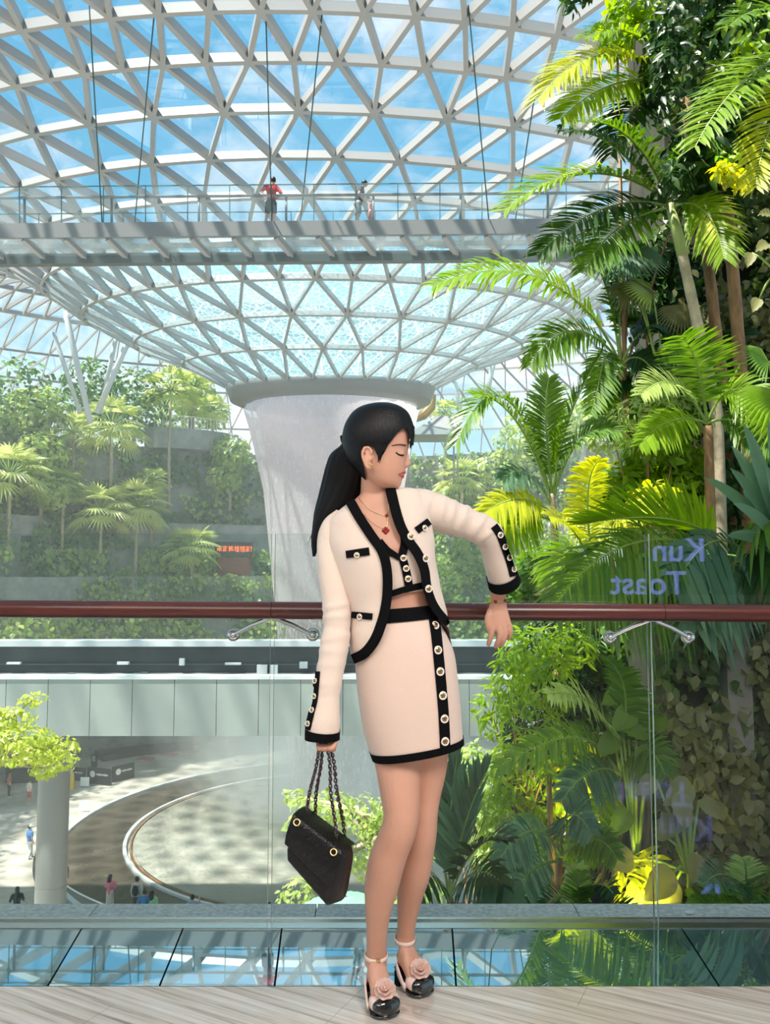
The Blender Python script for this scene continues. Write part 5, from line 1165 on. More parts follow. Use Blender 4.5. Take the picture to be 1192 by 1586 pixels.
# ---- skirt
SK = [((551, 948), (668, 939), .100, .04), ((550, 966), (676, 956), .108, .04), ((548, 1000), (692, 985), .120, .042), ((550, 1031), (703, 1012), .124, .045), ((554, 1076), (709, 1056), .126, .05), ((560, 1118), (713, 1097), .124, .055), ((568, 1150), (715, 1127), .120, .058), ((577, 1176), (717, 1150), .116, .06)]
skirt = MB().rings(torso_rows(SK, 0, 0, 120, 2.3), False).build('skirt', M['knitpink'], woman); bs = bvh_of(skirt)
def band(name, rows, m, parent, d=.003, n=96, ex=2.3): return MB().rings(torso_rows(rows, d, 1.2, n, ex), False).build(name, m, parent)
def mix(a, c, t): return tuple((tuple(lerp(p, q, t) for p, q in zip(x, y)) if isinstance(x, tuple) else lerp(x, y, t)) for x, y in zip(a, c))
band('hem_trim', [mix(SK[-2], SK[-1], .52), SK[-1]], M['black'], skirt); band('waistband', [((551, 945), (667, 936), .099, .04), ((551, 958), (671, 947), .105, .04), ((550, 966), (676, 955), .109, .04)], M['black'], skirt)
ribbon('button_band', [(670, 955), (675, 990), (681, 1050), (686, 1110), (688.5, 1166)], 15, bs, M['black'], skirt, .002, .003)
for x, y in [(672.5, 969), (677, 1007), (680.5, 1040), (684.5, 1077), (687, 1113), (688, 1148)]: button(x, y, 6.6, bs, skirt, .006)
# ---- jacket: body and two sleeves
JK = [((553, 774), (606, 757), .056, .02), ((530, 787), (640, 757), .078, .025), ((508, 806), (656, 770), .094, .03), ((506, 835), (668, 812), .112, .03), ((512, 865), (671, 852), .126, .03), ((522, 895), (676, 885), .124, .035), ((535, 930), (684, 925), .118, .04), ((541, 955), (690, 950), .120, .04), ((542, 985), (694, 975), .126, .04), ((544, 1012), (698, 1000), .130, .042)]
jb = MB().rings(torso_rows(JK, .003, 1, 180, 2.25), False)
jk = jb.build('cardigan', M['knit'], woman); subdiv(jk, 1)
OPEN = [(545, 740), (545, 778), (560, 804), (578, 832), (593, 856), (601, 885), (601, 930), (594, 962), (584, 990), (567, 1013), (545, 1026), (535, 1060), (720, 1060), (720, 985), (694, 972), (678, 955), (662, 920), (653, 882), (644, 858), (630, 835), (620, 806), (607, 770), (600, 740)]
def wrinkle(o, amp, fq, ax=None):
    for v in o.data.vertices:
        n_ = v.normal; c = v.co; v.co = c + n_ * (amp * noise.noise(c * fq) + amp * .5 * noise.noise(c * fq * 2.3))
wrinkle(jk, .004, 9); bj2 = bvh_of(jk); cut(jk, OPEN, True)
RS = [(533, 806, 22, .03), (517.5, 821, 22, .02), (511.5, 844, 20.8, .015), (514, 885, 21.5, .0), (520, 930, 21, -.01), (521.5, 965, 21, -.02), (517.5, 1005, 21.5, -.035), (509, 1050, 20.5, -.05), (505, 1085, 20, -.06), (502, 1112, 24.5, -.065), (499.5, 1128, 25.5, -.067), (499, 1143, 25, -.066)]
LS = [(622, 783, 26, .03), (644, 786, 30, .035), (666, 790, 29, .06), (698, 802, 26.5, .10), (733, 815, 24, .14), (755, 827, 23.5, .17), (763, 846, 21, .20), (769, 868, 21, .235), (776, 888, 22.5, .27), (779.5, 899, 23.5, .288)]
def sleeve(rows, folds):
    b = MB(); limb(b, rows, 40, 10, False); o = b.build('sleeve', M['knit'], jk); me = o.data; bm = bmesh.new(); bm.from_mesh(me); bmesh.ops.recalc_face_normals(bm, faces=bm.faces); bm.to_mesh(me); bm.free()
    pts = [pp(r[0], r[1], r[3]) for r in rows]; 
    for v in me.vertices:
        a = 0
        for (x, y, ang, w_, am) in folds:
            px, py = proj(v.co); d = (px - x) * math.cos(ang) + (py - y) * math.sin(ang); e = -(px - x) * math.sin(ang) + (py - y) * math.cos(ang)
            a += am * math.exp(-(d / w_) ** 2) * math.exp(-(e / 24) ** 2)
        v.co += v.normal * (a + .0016 * noise.noise(v.co * 22))
    return o
rsl = sleeve(RS, [(522, 938, 1.35, 4, .006), (520, 955, 1.5, 4, .006), (519, 972, 1.7, 4, -.004), (516, 988, 1.4, 4, .006), (514, 1008, 1.6, 4, .005), (509, 1030, 1.5, 4, .004), (507, 1060, 1.6, 5, .003), (505, 1080, 1.5, 4, -.003)])
lsl = sleeve(LS, [(700, 795, .25, 4, .006), (718, 800, .35, 4, .007), (730, 810, .45, 4, -.004), (742, 812, .6, 4, .007), (686, 790, .2, 4, .004), (752, 830, .9, 4, .005), (670, 785, .3, 5, -.004)])
def cuffband(rows, name='cuff', n=40, k=6, d=1.5):
    b = MB(); limb(b, [(x, y, r + d, dy, 1.) for x, y, r, dy in rows], n, k, False); limb(b, [(x, y, r - 1.5, dy, 1.) for x, y, r, dy in rows], n, k, False); return b.build(name, M['black'], jk)
cuffband([(499.6, 1129, 25.4, -.067), (499, 1136, 25.3, -.066), (498.8, 1145, 25.2, -.066)])
cuffband([(776.8, 890, 22.9, .273), (778.6, 896, 23.4, .282), (781, 904, 24, .295)])
br_, bl_ = bvh_of(rsl), bvh_of(lsl); bj = bvh_of(jk); bjs = bvh_of(jk, rsl)
ribbon('trim', [(541, 774), (557, 802), (575, 830), (591, 853), (598, 876), (600, 905), (598, 935), (592, 963), (582, 990), (566, 1011), (546, 1021)], lambda t: 15, bj2, M['black'], jk, .003, .004)
ribbon('trim', [(603, 754), (609, 780), (618, 812), (630, 836), (645, 858), (655, 882), (660, 912), (672, 942), (692, 966)], lambda t: lerp(16, 11, t), bj2, M['black'], jk, .003, .004)
for x, y in [(635, 831), (657, 865), (662, 912)]: button(x, y, 6, bj2, jk, .009)
for poly, wd in [([(537, 859), (572, 854)], 11.5), ([(644, 822), (663, 808)], 11), ([(546, 952), (577, 955)], 10)]: ribbon('pocket_trim', poly, wd, bj, M['black'], jk, .002, .003)
for x, y in [(553, 860), (656, 818), (558, 955)]: button(x, y, 4.6, bj, jk, .006)
ribbon('cuff_band', [(492, 1040), (490, 1065), (488, 1085), (483, 1105), (477, 1130)], 8, br_, M['black'], rsl, .001, .003)
for x, y in [(489, 1055), (488, 1078), (484, 1100), (478, 1121)]: button(x, y, 4.4, br_, rsl, .005)
ribbon('cuff_band', [(764, 815), (773, 828), (781.5, 850), (789, 872), (794, 892)], 11, bl_, M['black'], lsl, .001, .003)
for x, y in [(774.5, 828), (781.5, 846), (788, 863), (795, 881)]: button(x - 1.5, y + .5, 5, bl_, lsl, .008)
# ---- jewellery
def chain(name, poly, r, bvh, m, parent, lift=.002):
    pts = []
    for q in dens(poly, 3):
        p, n_ = hit(bvh, q.x, q.y)
        if p is not None: pts.append(p + n_ * lift)
    b = MB(); b.tube(pts, r, 5); return b.build(name, m, parent)
def clover(px, py, r, bvh, m, parent, name):
    p, n_ = hit(bvh, px, py); q = n_.to_track_quat('Z', 'Y').to_matrix(); c = p + n_ * .003; R = r * p.y / FPX; b = MB()
    for k in range(4):
        a = PI / 2 * k; b.ball(c + q @ Vector((math.cos(a) * R * .5, math.sin(a) * R * .5, 0)), (R * .5, R * .35, R * .5), 8, 5)
    return b.build(name, m, parent)
chain('necklace', [(550, 775), (560, 793), (578, 811), (597, 819), (600, 803), (602, 785), (600, 768)], .0007, bvh_body, M['gold'], body)
chain('necklace', [(556, 772), (570, 788), (585, 796), (598, 799), (601, 785), (600, 765)], .0006, bvh_body, M['gold'], body)
clover(597, 822, 6, bvh_body, M['red'], body, 'clover_pendant'); clover(598.5, 799, 3, bvh_body, M['red'], body, 'clover_pendant')
b = MB(); e = pp(574, 720, HY - 43 * u)
for k in range(3): b.ball(e + Vector((1.6 * u * math.cos(2.1 * k), 0, 1.8 * u * math.sin(2.1 * k))), 1.7 * u, 8, 6)
b.build('earring', M['gold'], body)
c = pp(771.5, 932, .333); b = MB(); u2 = c.y / FPX
b.tube([c + Vector((14.2 * u2 * math.cos(t), 11.5 * u2 * math.sin(t), (2.5 * math.cos(t + .5)) * u2)) for t in [2 * PI * k / 28 for k in range(28)]], .0011, 6, closed=True); b.build('bracelet', M['gold'], body)
b = MB(); b.ball(c + Vector((-6 * u2, -11.5 * u2, 1 * u2)), (3 * u2, 1.2 * u2, 3 * u2), 8, 6); b.build('bracelet_charm', M['red'], body); b = MB(); b.ball(c + Vector((9 * u2, -9.5 * u2, 2 * u2)), (2.4 * u2, 1.2 * u2, 2.4 * u2), 8, 6); b.build('bracelet_charm', M['red'], body); b = MB(); b.tube([c + Vector((-14 * u2, -3 * u2, -1 * u2)), c + Vector((-17 * u2, -5 * u2, -7 * u2)), c + Vector((-19 * u2, -5 * u2, -14 * u2))], .0014, 5); b.build('bracelet_tassel', M['red'], body)

# ---- shoes
for idx, (T, H, A) in enumerate(FEET):
    side = ('left', 'right')[idx]; f = (T - H); ln = f.length; f.normalize(); s = Vector((f.y, -f.x, 0))
    sh = tag(bpy.data.objects.new('shoe', None), None); COL.objects.link(sh); sh.parent = woman; sh.matrix_basis = Matrix.Translation(H - woman.location)
    def at(u_, x, z): return H + f * (ln * u_) + s * x + Vector((0, 0, z))
    # vamp over the toes
    V_ = [(.60, .043, .010, .058), (.70, .045, .010, .057), (.80, .044, .010, .053), (.86, .041, .010, .050)]
    MB().rings(footrings(T, H, V_, 28, 2.6), True).build('vamp', M['pinkleather'], sh)
    C_ = [(.84, .0425, .009, .052), (.90, .040, .009, .050), (.96, .034, .009, .046), (1.0, .026, .009, .040), (1.025, .014, .011, .030), (1.03, .004, .015, .022)]
    MB().rings(footrings(T, H, C_, 28, 2.6), True).build('toe_cap', M['patent'], sh)
    # heel counter: an open band round the back of the foot
    b = MB(); rs = []
    for k in range(25):
        a = -1 + 2 * k / 24; u_ = .02 + .62 * (abs(a) ** 1.6); x = math.copysign(min(1, abs(a) * 2.2) ** .8, a) * lerp(.030, .046, min(1, u_ / .6)); z0 = lerp(.046, .010, min(1, (u_ / .58) ** 1.2)); z1 = lerp(.098, .036, min(1, u_ / .55))
        rs.append([at(u_, x * 1.02, z0), at(u_, x * 1.08, (z0 + z1) / 2), at(u_, x, z1), at(u_, x * .9, (z0 + z1) / 2)])
    b.rings(rs); b.build('heel_counter', M['pinkleather'], sh)
    S_ = [(.0, .028, .040, .050), (.15, .032, .038, .047), (.32, .030, .028, .038), (.48, .033, .012, .024), (.6, .040, .002, .013), (.75, .0445, .001, .012), (.9, .0395, .001, .012), (1.0, .026, .002, .012), (1.035, .008, .004, .012)]
    MB().rings(footrings(T, H, S_, 24, 3.2), True).build('sole', M['patent'], sh)
    b = MB(); b.rings([[at(u_, x, z) for u_, x in ((-.005, -.024), (-.015, 0), (-.005, .024), (.26 - .03 * k, .031), (.26 - .03 * k, -.031))] for k, z in ((0, .046), (.6, .02), (1, .0005))]); b.build('block_heel', M['black'], sh, False)
    # ankle strap
    ac = A.copy(); b = MB(); rad = 16.2 * ac.y / FPX if idx == 0 else 14.6 * ac.y / FPX
    prof = [(rad, -.0065), (rad + .0022, -.0065), (rad + .0022, .0065), (rad, .0065)]; b.rings([[ac + Vector((r_ * math.cos(t), r_ * math.sin(t) * 1.02, z_ + .003 * math.sin(t))) for r_, z_ in prof] for t in [2 * PI * k / 32 for k in range(32)]], False, True)
    st = b.build('ankle_strap', M['pinkleather'], sh); b = MB(); q = ac + Vector(((.006 if idx == 0 else rad * .9), -rad - .003 if idx == 0 else -rad * .3, 0)); b.box(q - Vector((.006, .002, .006)), q + Vector((.006, .003, .006))); b.build('buckle', M['gold'], st, False)
    # camellia
    fc = at(.76, 0, .062); up = (Vector((0, -.62, .78))).normalized(); q = up.to_track_quat('Z', 'Y').to_matrix(); b = MB()
    for ringk, (nr_, R, tilt, h) in enumerate([(7, .031, .22, 0), (6, .025, .5, .005), (5, .018, .8, .009), (4, .010, 1.15, .012)]):
        for k in range(nr_):
            a = 2 * PI * k / nr_ + ringk * .6; d = Vector((math.cos(a), math.sin(a), 0)); tn = Vector((-math.sin(a), math.cos(a), 0)); grid = []
            for i in range(6):
                row = []
                for j in range(7):
                    v_ = i / 5; w_ = (j / 6 - .5) * 2; ww = R * .60 * math.sin(PI * (.16 + .70 * v_)) ; p = d * (R * v_ * math.cos(tilt)) + tn * (ww * w_) + Vector((0, 0, h + R * v_ * math.sin(tilt) + .007 * (w_ * w_) * v_ + .005 * v_ * v_ + .0012 * (k % 2)))
                    row.append(fc + q @ p)
                grid.append(row)
            o = len(b.v); b.add([p for r_ in grid for p in r_], [(i * 7 + j, i * 7 + j + 1, i * 7 + j + 8, i * 7 + j + 7) for i in range(5) for j in range(6)])
    b.ball(fc + q @ Vector((0, 0, .016)), .007, 10, 7); fl = b.build('camellia_flower', M['pinkleather'], sh)

# ================================================================= HANDBAG
M['bagleather'] = mat('black_quilted_leather', (.004, .004, .0045), .36, bump=.25, bscale=130, spec=.35)
bagc = pp(490, 1330, -.10)
bag = thing('handbag', 'black quilted leather flap handbag hanging by chains from her hand', 'handbag', bagc)
TLf, TRf, BRf, BLf = pp(455, 1264, -.14), pp(530, 1324, -.14), pp(503, 1409, -.13), pp(438, 1333, -.13)
TLb, TRb, BRb, BLb = pp(476, 1250, -.05), pp(552, 1308, -.05), pp(537, 1400, -.04), pp(472, 1326, -.04)
def bagp(uu, vv, ww):                                     # u along, v down, w back
    f = TLf.lerp(TRf, uu).lerp(BLf.lerp(BRf, uu), vv); k = TLb.lerp(TRb, uu).lerp(BLb.lerp(BRb, uu), vv); return f.lerp(k, ww)
nb = (TRf - TLf).cross(BLf - TLf).normalized()
if nb.y > 0: nb = -nb
b = MB(); rs = []
for i in range(17):                                       # cross-section loops along the length, rounded and bulging
    uu = i / 16; e = min(uu, 1 - uu); sh_ = 1 - .16 * max(0, 1 - e / .07) ** 2; ring = []
    for k in range(40):
        t = 2 * PI * k / 40; cc, ss = math.cos(t), math.sin(t); ex = .45; x = math.copysign(abs(cc) ** ex, cc) * .5 * sh_; y = math.copysign(abs(ss) ** ex, ss) * .5 * sh_
        q = bagp(uu, .5 + y, .5 + x); quilt = .0022 * abs(math.sin(uu * 20 + abs(y) * 9)); ring.append(q - nb * quilt * (1 if x < -.2 else -1 if x > .2 else 0) * -1)
    rs.append(ring)
b.rings(rs); b.build('body', M['bagleather'], bag)
b = MB(); rs = []                                         # flap from the back over the top and down the front
for i in range(33):
    uu = -.015 + 1.03 * i / 32; ring = []; path = []
    for k in range(19):
        t = k / 18
        if t < .4: vv, ww = -.045 - .03 * math.sin(PI * t / .4), 0.86 - .92 * t / .4
        else: vv, ww = -.045 + .66 * (t - .4) / .6, -.06 - .10 * math.sin(PI * (t - .4) / .6 * .9)
        q = bagp(uu, vv, ww); rp = .0016 * math.sin(uu * 95) * (1 if t < .55 else max(0, 1 - (t - .55) / .12)); ql = .0022 * abs(math.sin(uu * 20 + (t - .4) * 13)) if t > .5 else 0
        path.append(q + nb * (rp + ql) + (TLf - BLf).normalized() * (rp if t < .4 else 0))
    rs.append(path + [p - nb * .004 + (BLf - TLf) * .012 for p in path[::-1]])
b.rings(rs); b.build('flap', M['bagleather'], bag)
gr = []
for (uu, ww) in [(.10, .12), (.16, .75), (.86, .12), (.92, .75)]:
    c = bagp(uu, -.06, ww); gr.append(c)
    if ww < .5:
        cc_ = bagp(uu, .02, -.10); b = MB(); q = (nb + (TLf - BLf).normalized() * .6).normalized().to_track_quat('Z', 'Y').to_matrix()
        b.tube([cc_ + nb * .004 + q @ Vector((.0082 * math.cos(t), .0082 * math.sin(t), 0)) for t in [2 * PI * k / 24 for k in range(24)]], .0022, 8, closed=True); b.build('grommet', M['gold'], bag)
M['chainred'] = mat('dark_red_black_leather_lace', (.05, .008, .010), .4)
tops = [pp(494, 1158, -.085), pp(499, 1158, -.07), pp(507, 1158, -.085), pp(512, 1158, -.07)]
ends = [pp(475, 1256, -.13), pp(487, 1260, -.06), pp(520, 1300, -.13), pp(535, 1304, -.06)]
for a, c in zip(tops, ends):
    b = MB(); d = c - a; n = int(d.length / .0085); t = d.normalized(); q = t.to_track_quat('Z', 'Y').to_matrix()
    for k in range(n):
        m_ = a.lerp(c, (k + .5) / n) + Vector((.0025 * math.sin(k * .35), 0, 0)); b.cur = 0 if k % 2 else 1; rx, ry = (.0048, .0016) if k % 2 else (.0016, .0048)
        b.tube([m_ + q @ Vector((math.cos(x) * (.0042 if k % 2 else .0006), math.sin(x) * (.0006 if k % 2 else .0042), 0)) + q @ Vector((0, 0, .0062 * math.sin(x + (0 if k % 2 else -PI / 2) + PI / 2 * 0) if False else .006 * math.sin(x) if k % 2 else .006 * math.cos(x))) for x in [2 * PI * j / 10 for j in range(10)]], .0019, 5, closed=True)
    b.cur = 1; b.tube([a.lerp(c, j / 40) + q @ Vector((.0022 * math.cos(j * 1.9), .0022 * math.sin(j * 1.9), 0)) for j in range(41)], .0022, 6); b.build('chain_strap', [M['patent'], M['chainred']], bag)
# the loop of the chains inside her fist
b = MB(); b.tube([tops[0], tops[0] + Vector((.003, 0, .012)), tops[2] + Vector((-.003, 0, .012)), tops[2]], .004, 6); b.tube([tops[1], tops[1] + Vector((.003, 0, .012)), tops[3] + Vector((-.003, 0, .012)), tops[3]], .004, 6); b.build('chain_loop', M['chainred'], bag)

# ================================================================= SMALL FIGURES
CM = {}
def cmat(c):
    if c not in CM: CM[c] = mat('cloth_%d' % len(CM), c, .8, var=.12, vscale=14)
    return CM[c]
SK2 = mat('sunlit_skin', (.62, .38, .28), .6)
HAIR2 = mat('dark_hair', (.012, .010, .010), .5)
def tubes(segs, vox, it=2):
    b = MB()
    for path, rad in segs: b.tube(path, rad, 10); 
    for path, rad in segs: b.ball(path[0], rad[0] * .98, 8, 6); b.ball(path[-1], rad[-1] * .98, 8, 6)
    return remesh(b.mesh('figure'), vox, it, .5)
def figure(label, base, H, yaw, top, bottom, arms=None, legs=None, lean=0., head=(0, 0), hairlen=0., cap=None, pack=None, bag=None, shoe=(.7, .7, .7), hair=None, sleeve=.5):
    """top = cloth colour; bottom = (kind, colour); local frame faces -Y; fractions of the height"""
    t = thing('person', label, 'person', base, yaw); V = Vector; v = .016 * H
    def Z(x, y, z): return V((x * H, (y - lean * max(0, z - .5)) * H, z * H))
    legs = legs or (((-.05, .0), (-.055, 0), (-.06, .0)), ((.05, .0), (.055, 0), (.06, .0))); arms = arms or (((-.135, .02, .63), (-.14, -.03, .49)), ((.135, .02, .63), (.14, -.03, .49)))
    S = []
    for l in legs:
        (hx, hy), (kx, ky), (fx, fy) = l; S.append(([Z(hx, hy, .5), Z(kx, ky, .27), Z(fx, fy, .05)], [.052 * H, .034 * H, .021 * H])); S.append(([Z(fx, fy + .01, .022), Z(fx, fy - .075, .018)], [.02 * H, .016 * H]))
    Tt = [Z(0, 0, .50), Z(0, 0, .60), Z(0, 0, .72), Z(0, 0, .79)]; S.append((Tt, [.078 * H, .07 * H, .085 * H, .065 * H])); S.append(([Z(-.09, 0, .79), Z(.09, 0, .79)], [.045 * H, .045 * H]))
    hc = Z(0, 0, .925) + V((head[0] * H, head[1] * H, 0)); S.append(([Z(0, 0, .80), Z(0, 0, .87) + V((head[0] * H, head[1] * H, 0)) * .6], [.032 * H, .03 * H]))
    AR = []
    for sx, a in zip((-1, 1), arms):
        e, h = a; AR.append([Z(sx * .105, 0, .795), Z(*e), Z(*h)]); S.append((AR[-1], [.033 * H, .026 * H, .02 * H])); S.append(([Z(*h), Z(*h) + (Z(*h) - Z(*e)).normalized() * .05 * H], [.022 * H, .014 * H]))
    b = MB()
    for path, rad in S: b.tube(path, rad, 10); [b.ball(p, r * .98, 8, 6) for p, r in zip(path, rad)]
    b.ball(hc, (.05 * H, .058 * H, .068 * H), 12, 9); b.ball(hc + V((0, -.057 * H, -.012 * H)), .012 * H, 6, 5)
    for sx in (-1, 1): b.ball(hc + V((sx * .05 * H, .0, -.005 * H)), (.008 * H, .012 * H, .017 * H), 6, 5)
    body = link_mesh('body', remesh(b.mesh('body'), v * .8, 2), SK2, t, False)
    b = MB(); g_ = 1.13
    for path, rad in ((Tt, [.080 * H, .078 * H, .092 * H, .066 * H]), ([Z(-.09, 0, .785), Z(.09, 0, .785)], [.050 * H, .050 * H])): b.tube(path, [r * 1.06 for r in rad], 12); [b.ball(p, r * 1.04, 10, 6) for p, r in zip(path, rad)]
    for a in AR:
        q = a[0].lerp(a[1], min(1, sleeve * 1.7)); pts = [a[0], q] if sleeve < .6 else [a[0], a[1], a[1].lerp(a[2], .85)]; b.tube(pts, [.043 * H] + [.037 * H] * (len(pts) - 2) + [.034 * H], 10); [b.ball(p, .036 * H, 8, 6) for p in pts]
    link_mesh('top', remesh(b.mesh('top'), v * .8, 2), cmat(top), t, False)
    kind, bc = bottom; b = MB()
    if kind in ('skirt', 'dress'):
        lo = .06 if kind == 'dress' else .30; b.rings([[V((x_ * H * math.cos(a) * (1 + .05 * math.sin(6 * a)), x_ * .85 * H * math.sin(a) * (1 + .05 * math.sin(6 * a)), z_ * H)) for a in [2 * PI * i / 30 for i in range(30)]] for x_, z_ in [(.082, .62), (.092, .54), (.105, (lo + .5) / 2), (.13, lo)]]); link_mesh('skirt', b.mesh('skirt'), cmat(bc), t, False)
    else:
        k = .30 if kind == 'shorts' else .06
        b.tube([Z(0, 0, .49), Z(0, 0, .58)], [.086 * H, .08 * H], 12); b.ball(Z(0, 0, .5), .088 * H, 10, 7)
        for l in legs:
            (hx, hy), (kx, ky), (fx, fy) = l; a, c, d = Z(hx, hy, .5), Z(kx, ky, .27), Z(fx, fy, .05)
            pts = [a, a.lerp(c, .92)] if kind == 'shorts' else [a, c, c.lerp(d, .92)]; b.tube(pts, ([.06 * H, .052 * H] if kind == 'shorts' else [.058 * H, .042 * H, .034 * H]), 10); [b.ball(p, .045 * H if kind == 'shorts' else .036 * H, 8, 6) for p in pts]
        link_mesh('trousers' if kind != 'shorts' else 'shorts', remesh(b.mesh('t'), v * .8, 2), cmat(bc), t, False)
    for l in legs:
        (fx, fy) = l[2]; b = MB(); b.ball(Z(fx, fy - .03, .018), (.028 * H, .066 * H, .022 * H), 10, 6); link_mesh('shoe', b.mesh('shoe'), cmat(shoe), t, False)
    b = MB(); b.ball(hc + V((0, .010 * H, .014 * H)), (.057 * H, .062 * H, .066 * H), 14, 9)
    if hairlen: b.tube([hc + V((0, .03 * H, 0)), hc + V((0, .06 * H, -.10 * H)), hc + V((0, .065 * H, -(.10 + hairlen) * H))], [.055 * H, .06 * H, .03 * H], 10)
    link_mesh('hair', b.mesh('hair'), hair or HAIR2, t, False)
    if cap: b = MB(); b.ball(hc + V((0, 0, .03 * H)), (.062 * H, .066 * H, .05 * H), 14, 9); b.ball(hc + V((0, -.07 * H, .025 * H)), (.045 * H, .045 * H, .008 * H), 10, 5); link_mesh('cap', b.mesh('cap'), cmat(cap), t, False)
    if pack: b = MB(); b.ball(Z(0, .105, .68), (.09 * H, .055 * H, .13 * H), 14, 10); [b.tube([Z(sx * .07, .08, .78), Z(sx * .075, -.02, .825), Z(sx * .075, -.09, .74), Z(sx * .07, .06, .6)], .01 * H, 6) for sx in (-1, 1)]; link_mesh('backpack', b.mesh('backpack'), cmat(pack), t, False)
    if bag:
        hnd = AR[1][2]; b = MB(); b.ball(hnd + V((0, 0, -.13 * H)), (.03 * H, .065 * H, .055 * H), 12, 8); b.tube([hnd + V((0, -.04 * H, -.09 * H)), hnd + V((0, 0, -.02 * H)), hnd + V((0, .04 * H, -.09 * H))], .006 * H, 6); link_mesh('bag', b.mesh('bag'), cmat(bag), t, False)
    return t
def topat(px, pyTop, zfloor, H): q = G(px, pyTop, zfloor + H); return Vector((q.x, q.y, zfloor))
# on the footbridge
dk = deckz + .01
q = P(420, 300, 25.85); figure('man in a red shirt and dark shorts standing on the footbridge, back turned', (q.x, q.y, dk), 1.76, PI + .25, (.62, .015, .02), ('shorts', (.035, .04, .045)), (((-.19, .05, .66), (-.10, -.06, .60)), ((.19, .0, .68), (.14, .10, .60))), (((-.05, 0), (-.06, .02), (-.03, .02)), ((.05, 0), (.07, 0), (.11, .0))), head=(-.03, -.01))
q = P(554, 310, 25.85); figure('man in a black top and grey shorts on the footbridge bending toward the child', (q.x, q.y, dk), 1.66, PI / 2 + .2, (.02, .022, .025), ('shorts', (.28, .32, .33)), (((-.14, .04, .64), (-.12, -.10, .52)), ((.14, .02, .64), (.13, -.04, .50))), (((-.05, 0), (-.05, -.02), (-.05, .05)), ((.05, 0), (.05, .02), (.05, -.06))), lean=.22, head=(0, -.05), sleeve=.35)
q = P(574, 330, 25.75); figure('small child in a pink dress walking on the footbridge', (q.x, q.y, dk), .92, PI / 2, (.80, .30, .28), ('skirt', (.80, .36, .34)), (((-.12, .02, .68), (-.14, -.05, .62)), ((.13, .0, .7), (.14, .06, .80))), hair=mat('light_brown_hair', (.30, .17, .10), .6))
# on the plaza
zf_ = ZP - .06
PEOPLE = [(171, 1354, 1.62, PI - .3, (.78, .22, .30), ('dress', (.72, .62, .58)), dict(hairlen=.02, sleeve=.9, arms=(((-.14, .0, .66), (-.08, -.13, .74)), ((.14, .0, .66), (.10, -.13, .72)))), 'woman in a pink top and long pale skirt at the pool fence'),
          (213, 1357, 1.72, PI - .2, (.60, .56, .50), ('trousers', (.05, .05, .055)), dict(pack=(.03, .032, .036), sleeve=.9), 'person in a beige shirt with a black backpack at the pool fence'),
          (224, 1377, 1.68, PI + .2, (.05, .22, .46), ('trousers', (.05, .06, .10)), dict(sleeve=.9, arms=(((-.17, .03, .66), (-.09, -.1, .6)), ((.17, .03, .66), (.09, -.1, .6)))), 'person in a bright blue shirt beside the green shirted one'),
          (236, 1378, 1.62, PI - .1, (.34, .60, .30), ('skirt', (.30, .55, .28)), dict(hairlen=.06), 'person in a light green dress beside the blue shirt'),
          (298, 1385, 1.70, PI + .1, (.26, .34, .46), ('trousers', (.08, .09, .12)), dict(arms=(((-.17, -.05, .74), (-.14, -.10, .92)), ((.15, -.03, .66), (.12, -.10, .72)))), 'person in a grey blue shirt raising a phone at the pool fence'),
          (372, 1402, 1.66, PI, (.06, .06, .07), ('trousers', (.05, .05, .06)), dict(), 'dark haired person mostly hidden by the kerb, left of the glass joint'),
          (417, 1397, 1.66, PI, (.05, .05, .06), ('trousers', (.05, .05, .06)), dict(arms=(((-.17, -.05, .74), (-.14, -.10, .92)), ((.15, -.03, .66), (.12, -.10, .72)))), 'dark dressed person by the handbag, only the head above the kerb'),
          (27, 1373, 1.64, PI + .4, (.02, .035, .03), ('shorts', (.02, .035, .03)), dict(hairlen=.16, bag=(.22, .13, .08), arms=(((-.16, .02, .64), (-.24, .0, .54)), ((.17, .02, .64), (.22, .0, .52)))), 'long haired woman in black carrying a brown bag on the plaza'),
          (47, 1277, 1.74, PI * .8, (.10, .24, .55), ('trousers', (.62, .62, .62)), dict(cap=(.82, .82, .82), sleeve=.4, legs=(((-.05, 0), (-.05, -.03), (-.05, .05)), ((.05, 0), (.06, -.05), (.07, -.12)))), 'person in a blue shirt, white trousers and white cap left of the column'),
          (99, 1333, 1.5, PI + .5, (.50, .20, .17), ('shorts', (.5, .35, .3)), dict(), 'person in a rust top just right of the column'),
          (15, 1195, 1.66, 2.2, (.45, .16, .12), ('trousers', (.06, .05, .05)), dict(hairlen=.1), 'person in a rust top and dark trousers at the far left of the plaza'),
          (46, 1206, 1.60, 2.6, (.72, .60, .55), ('shorts', (.45, .10, .09)), dict(), 'person in a pale shirt and red shorts near the dark planter box')]
for px, py, H, yaw, tc_, bt_, kw, lab in PEOPLE: figure(lab, topat(px, py, zf_, H), H, yaw, tc_, bt_, **kw)
for px, c_, lab in [(316, (.25, .25, .27), 'person in grey looking over the balcony rail'), (321, (.5, .45, .42), 'person in beige on the balcony beside the grey one'), (268, (.2, .22, .3), 'person at the left end of the balcony')]:
    a, z, q = tz(px, 668, 28.1); figure(lab, (q.x, q.y, Z3 + .02), 1.66, -a, c_, ('trousers', (.08, .08, .09)))

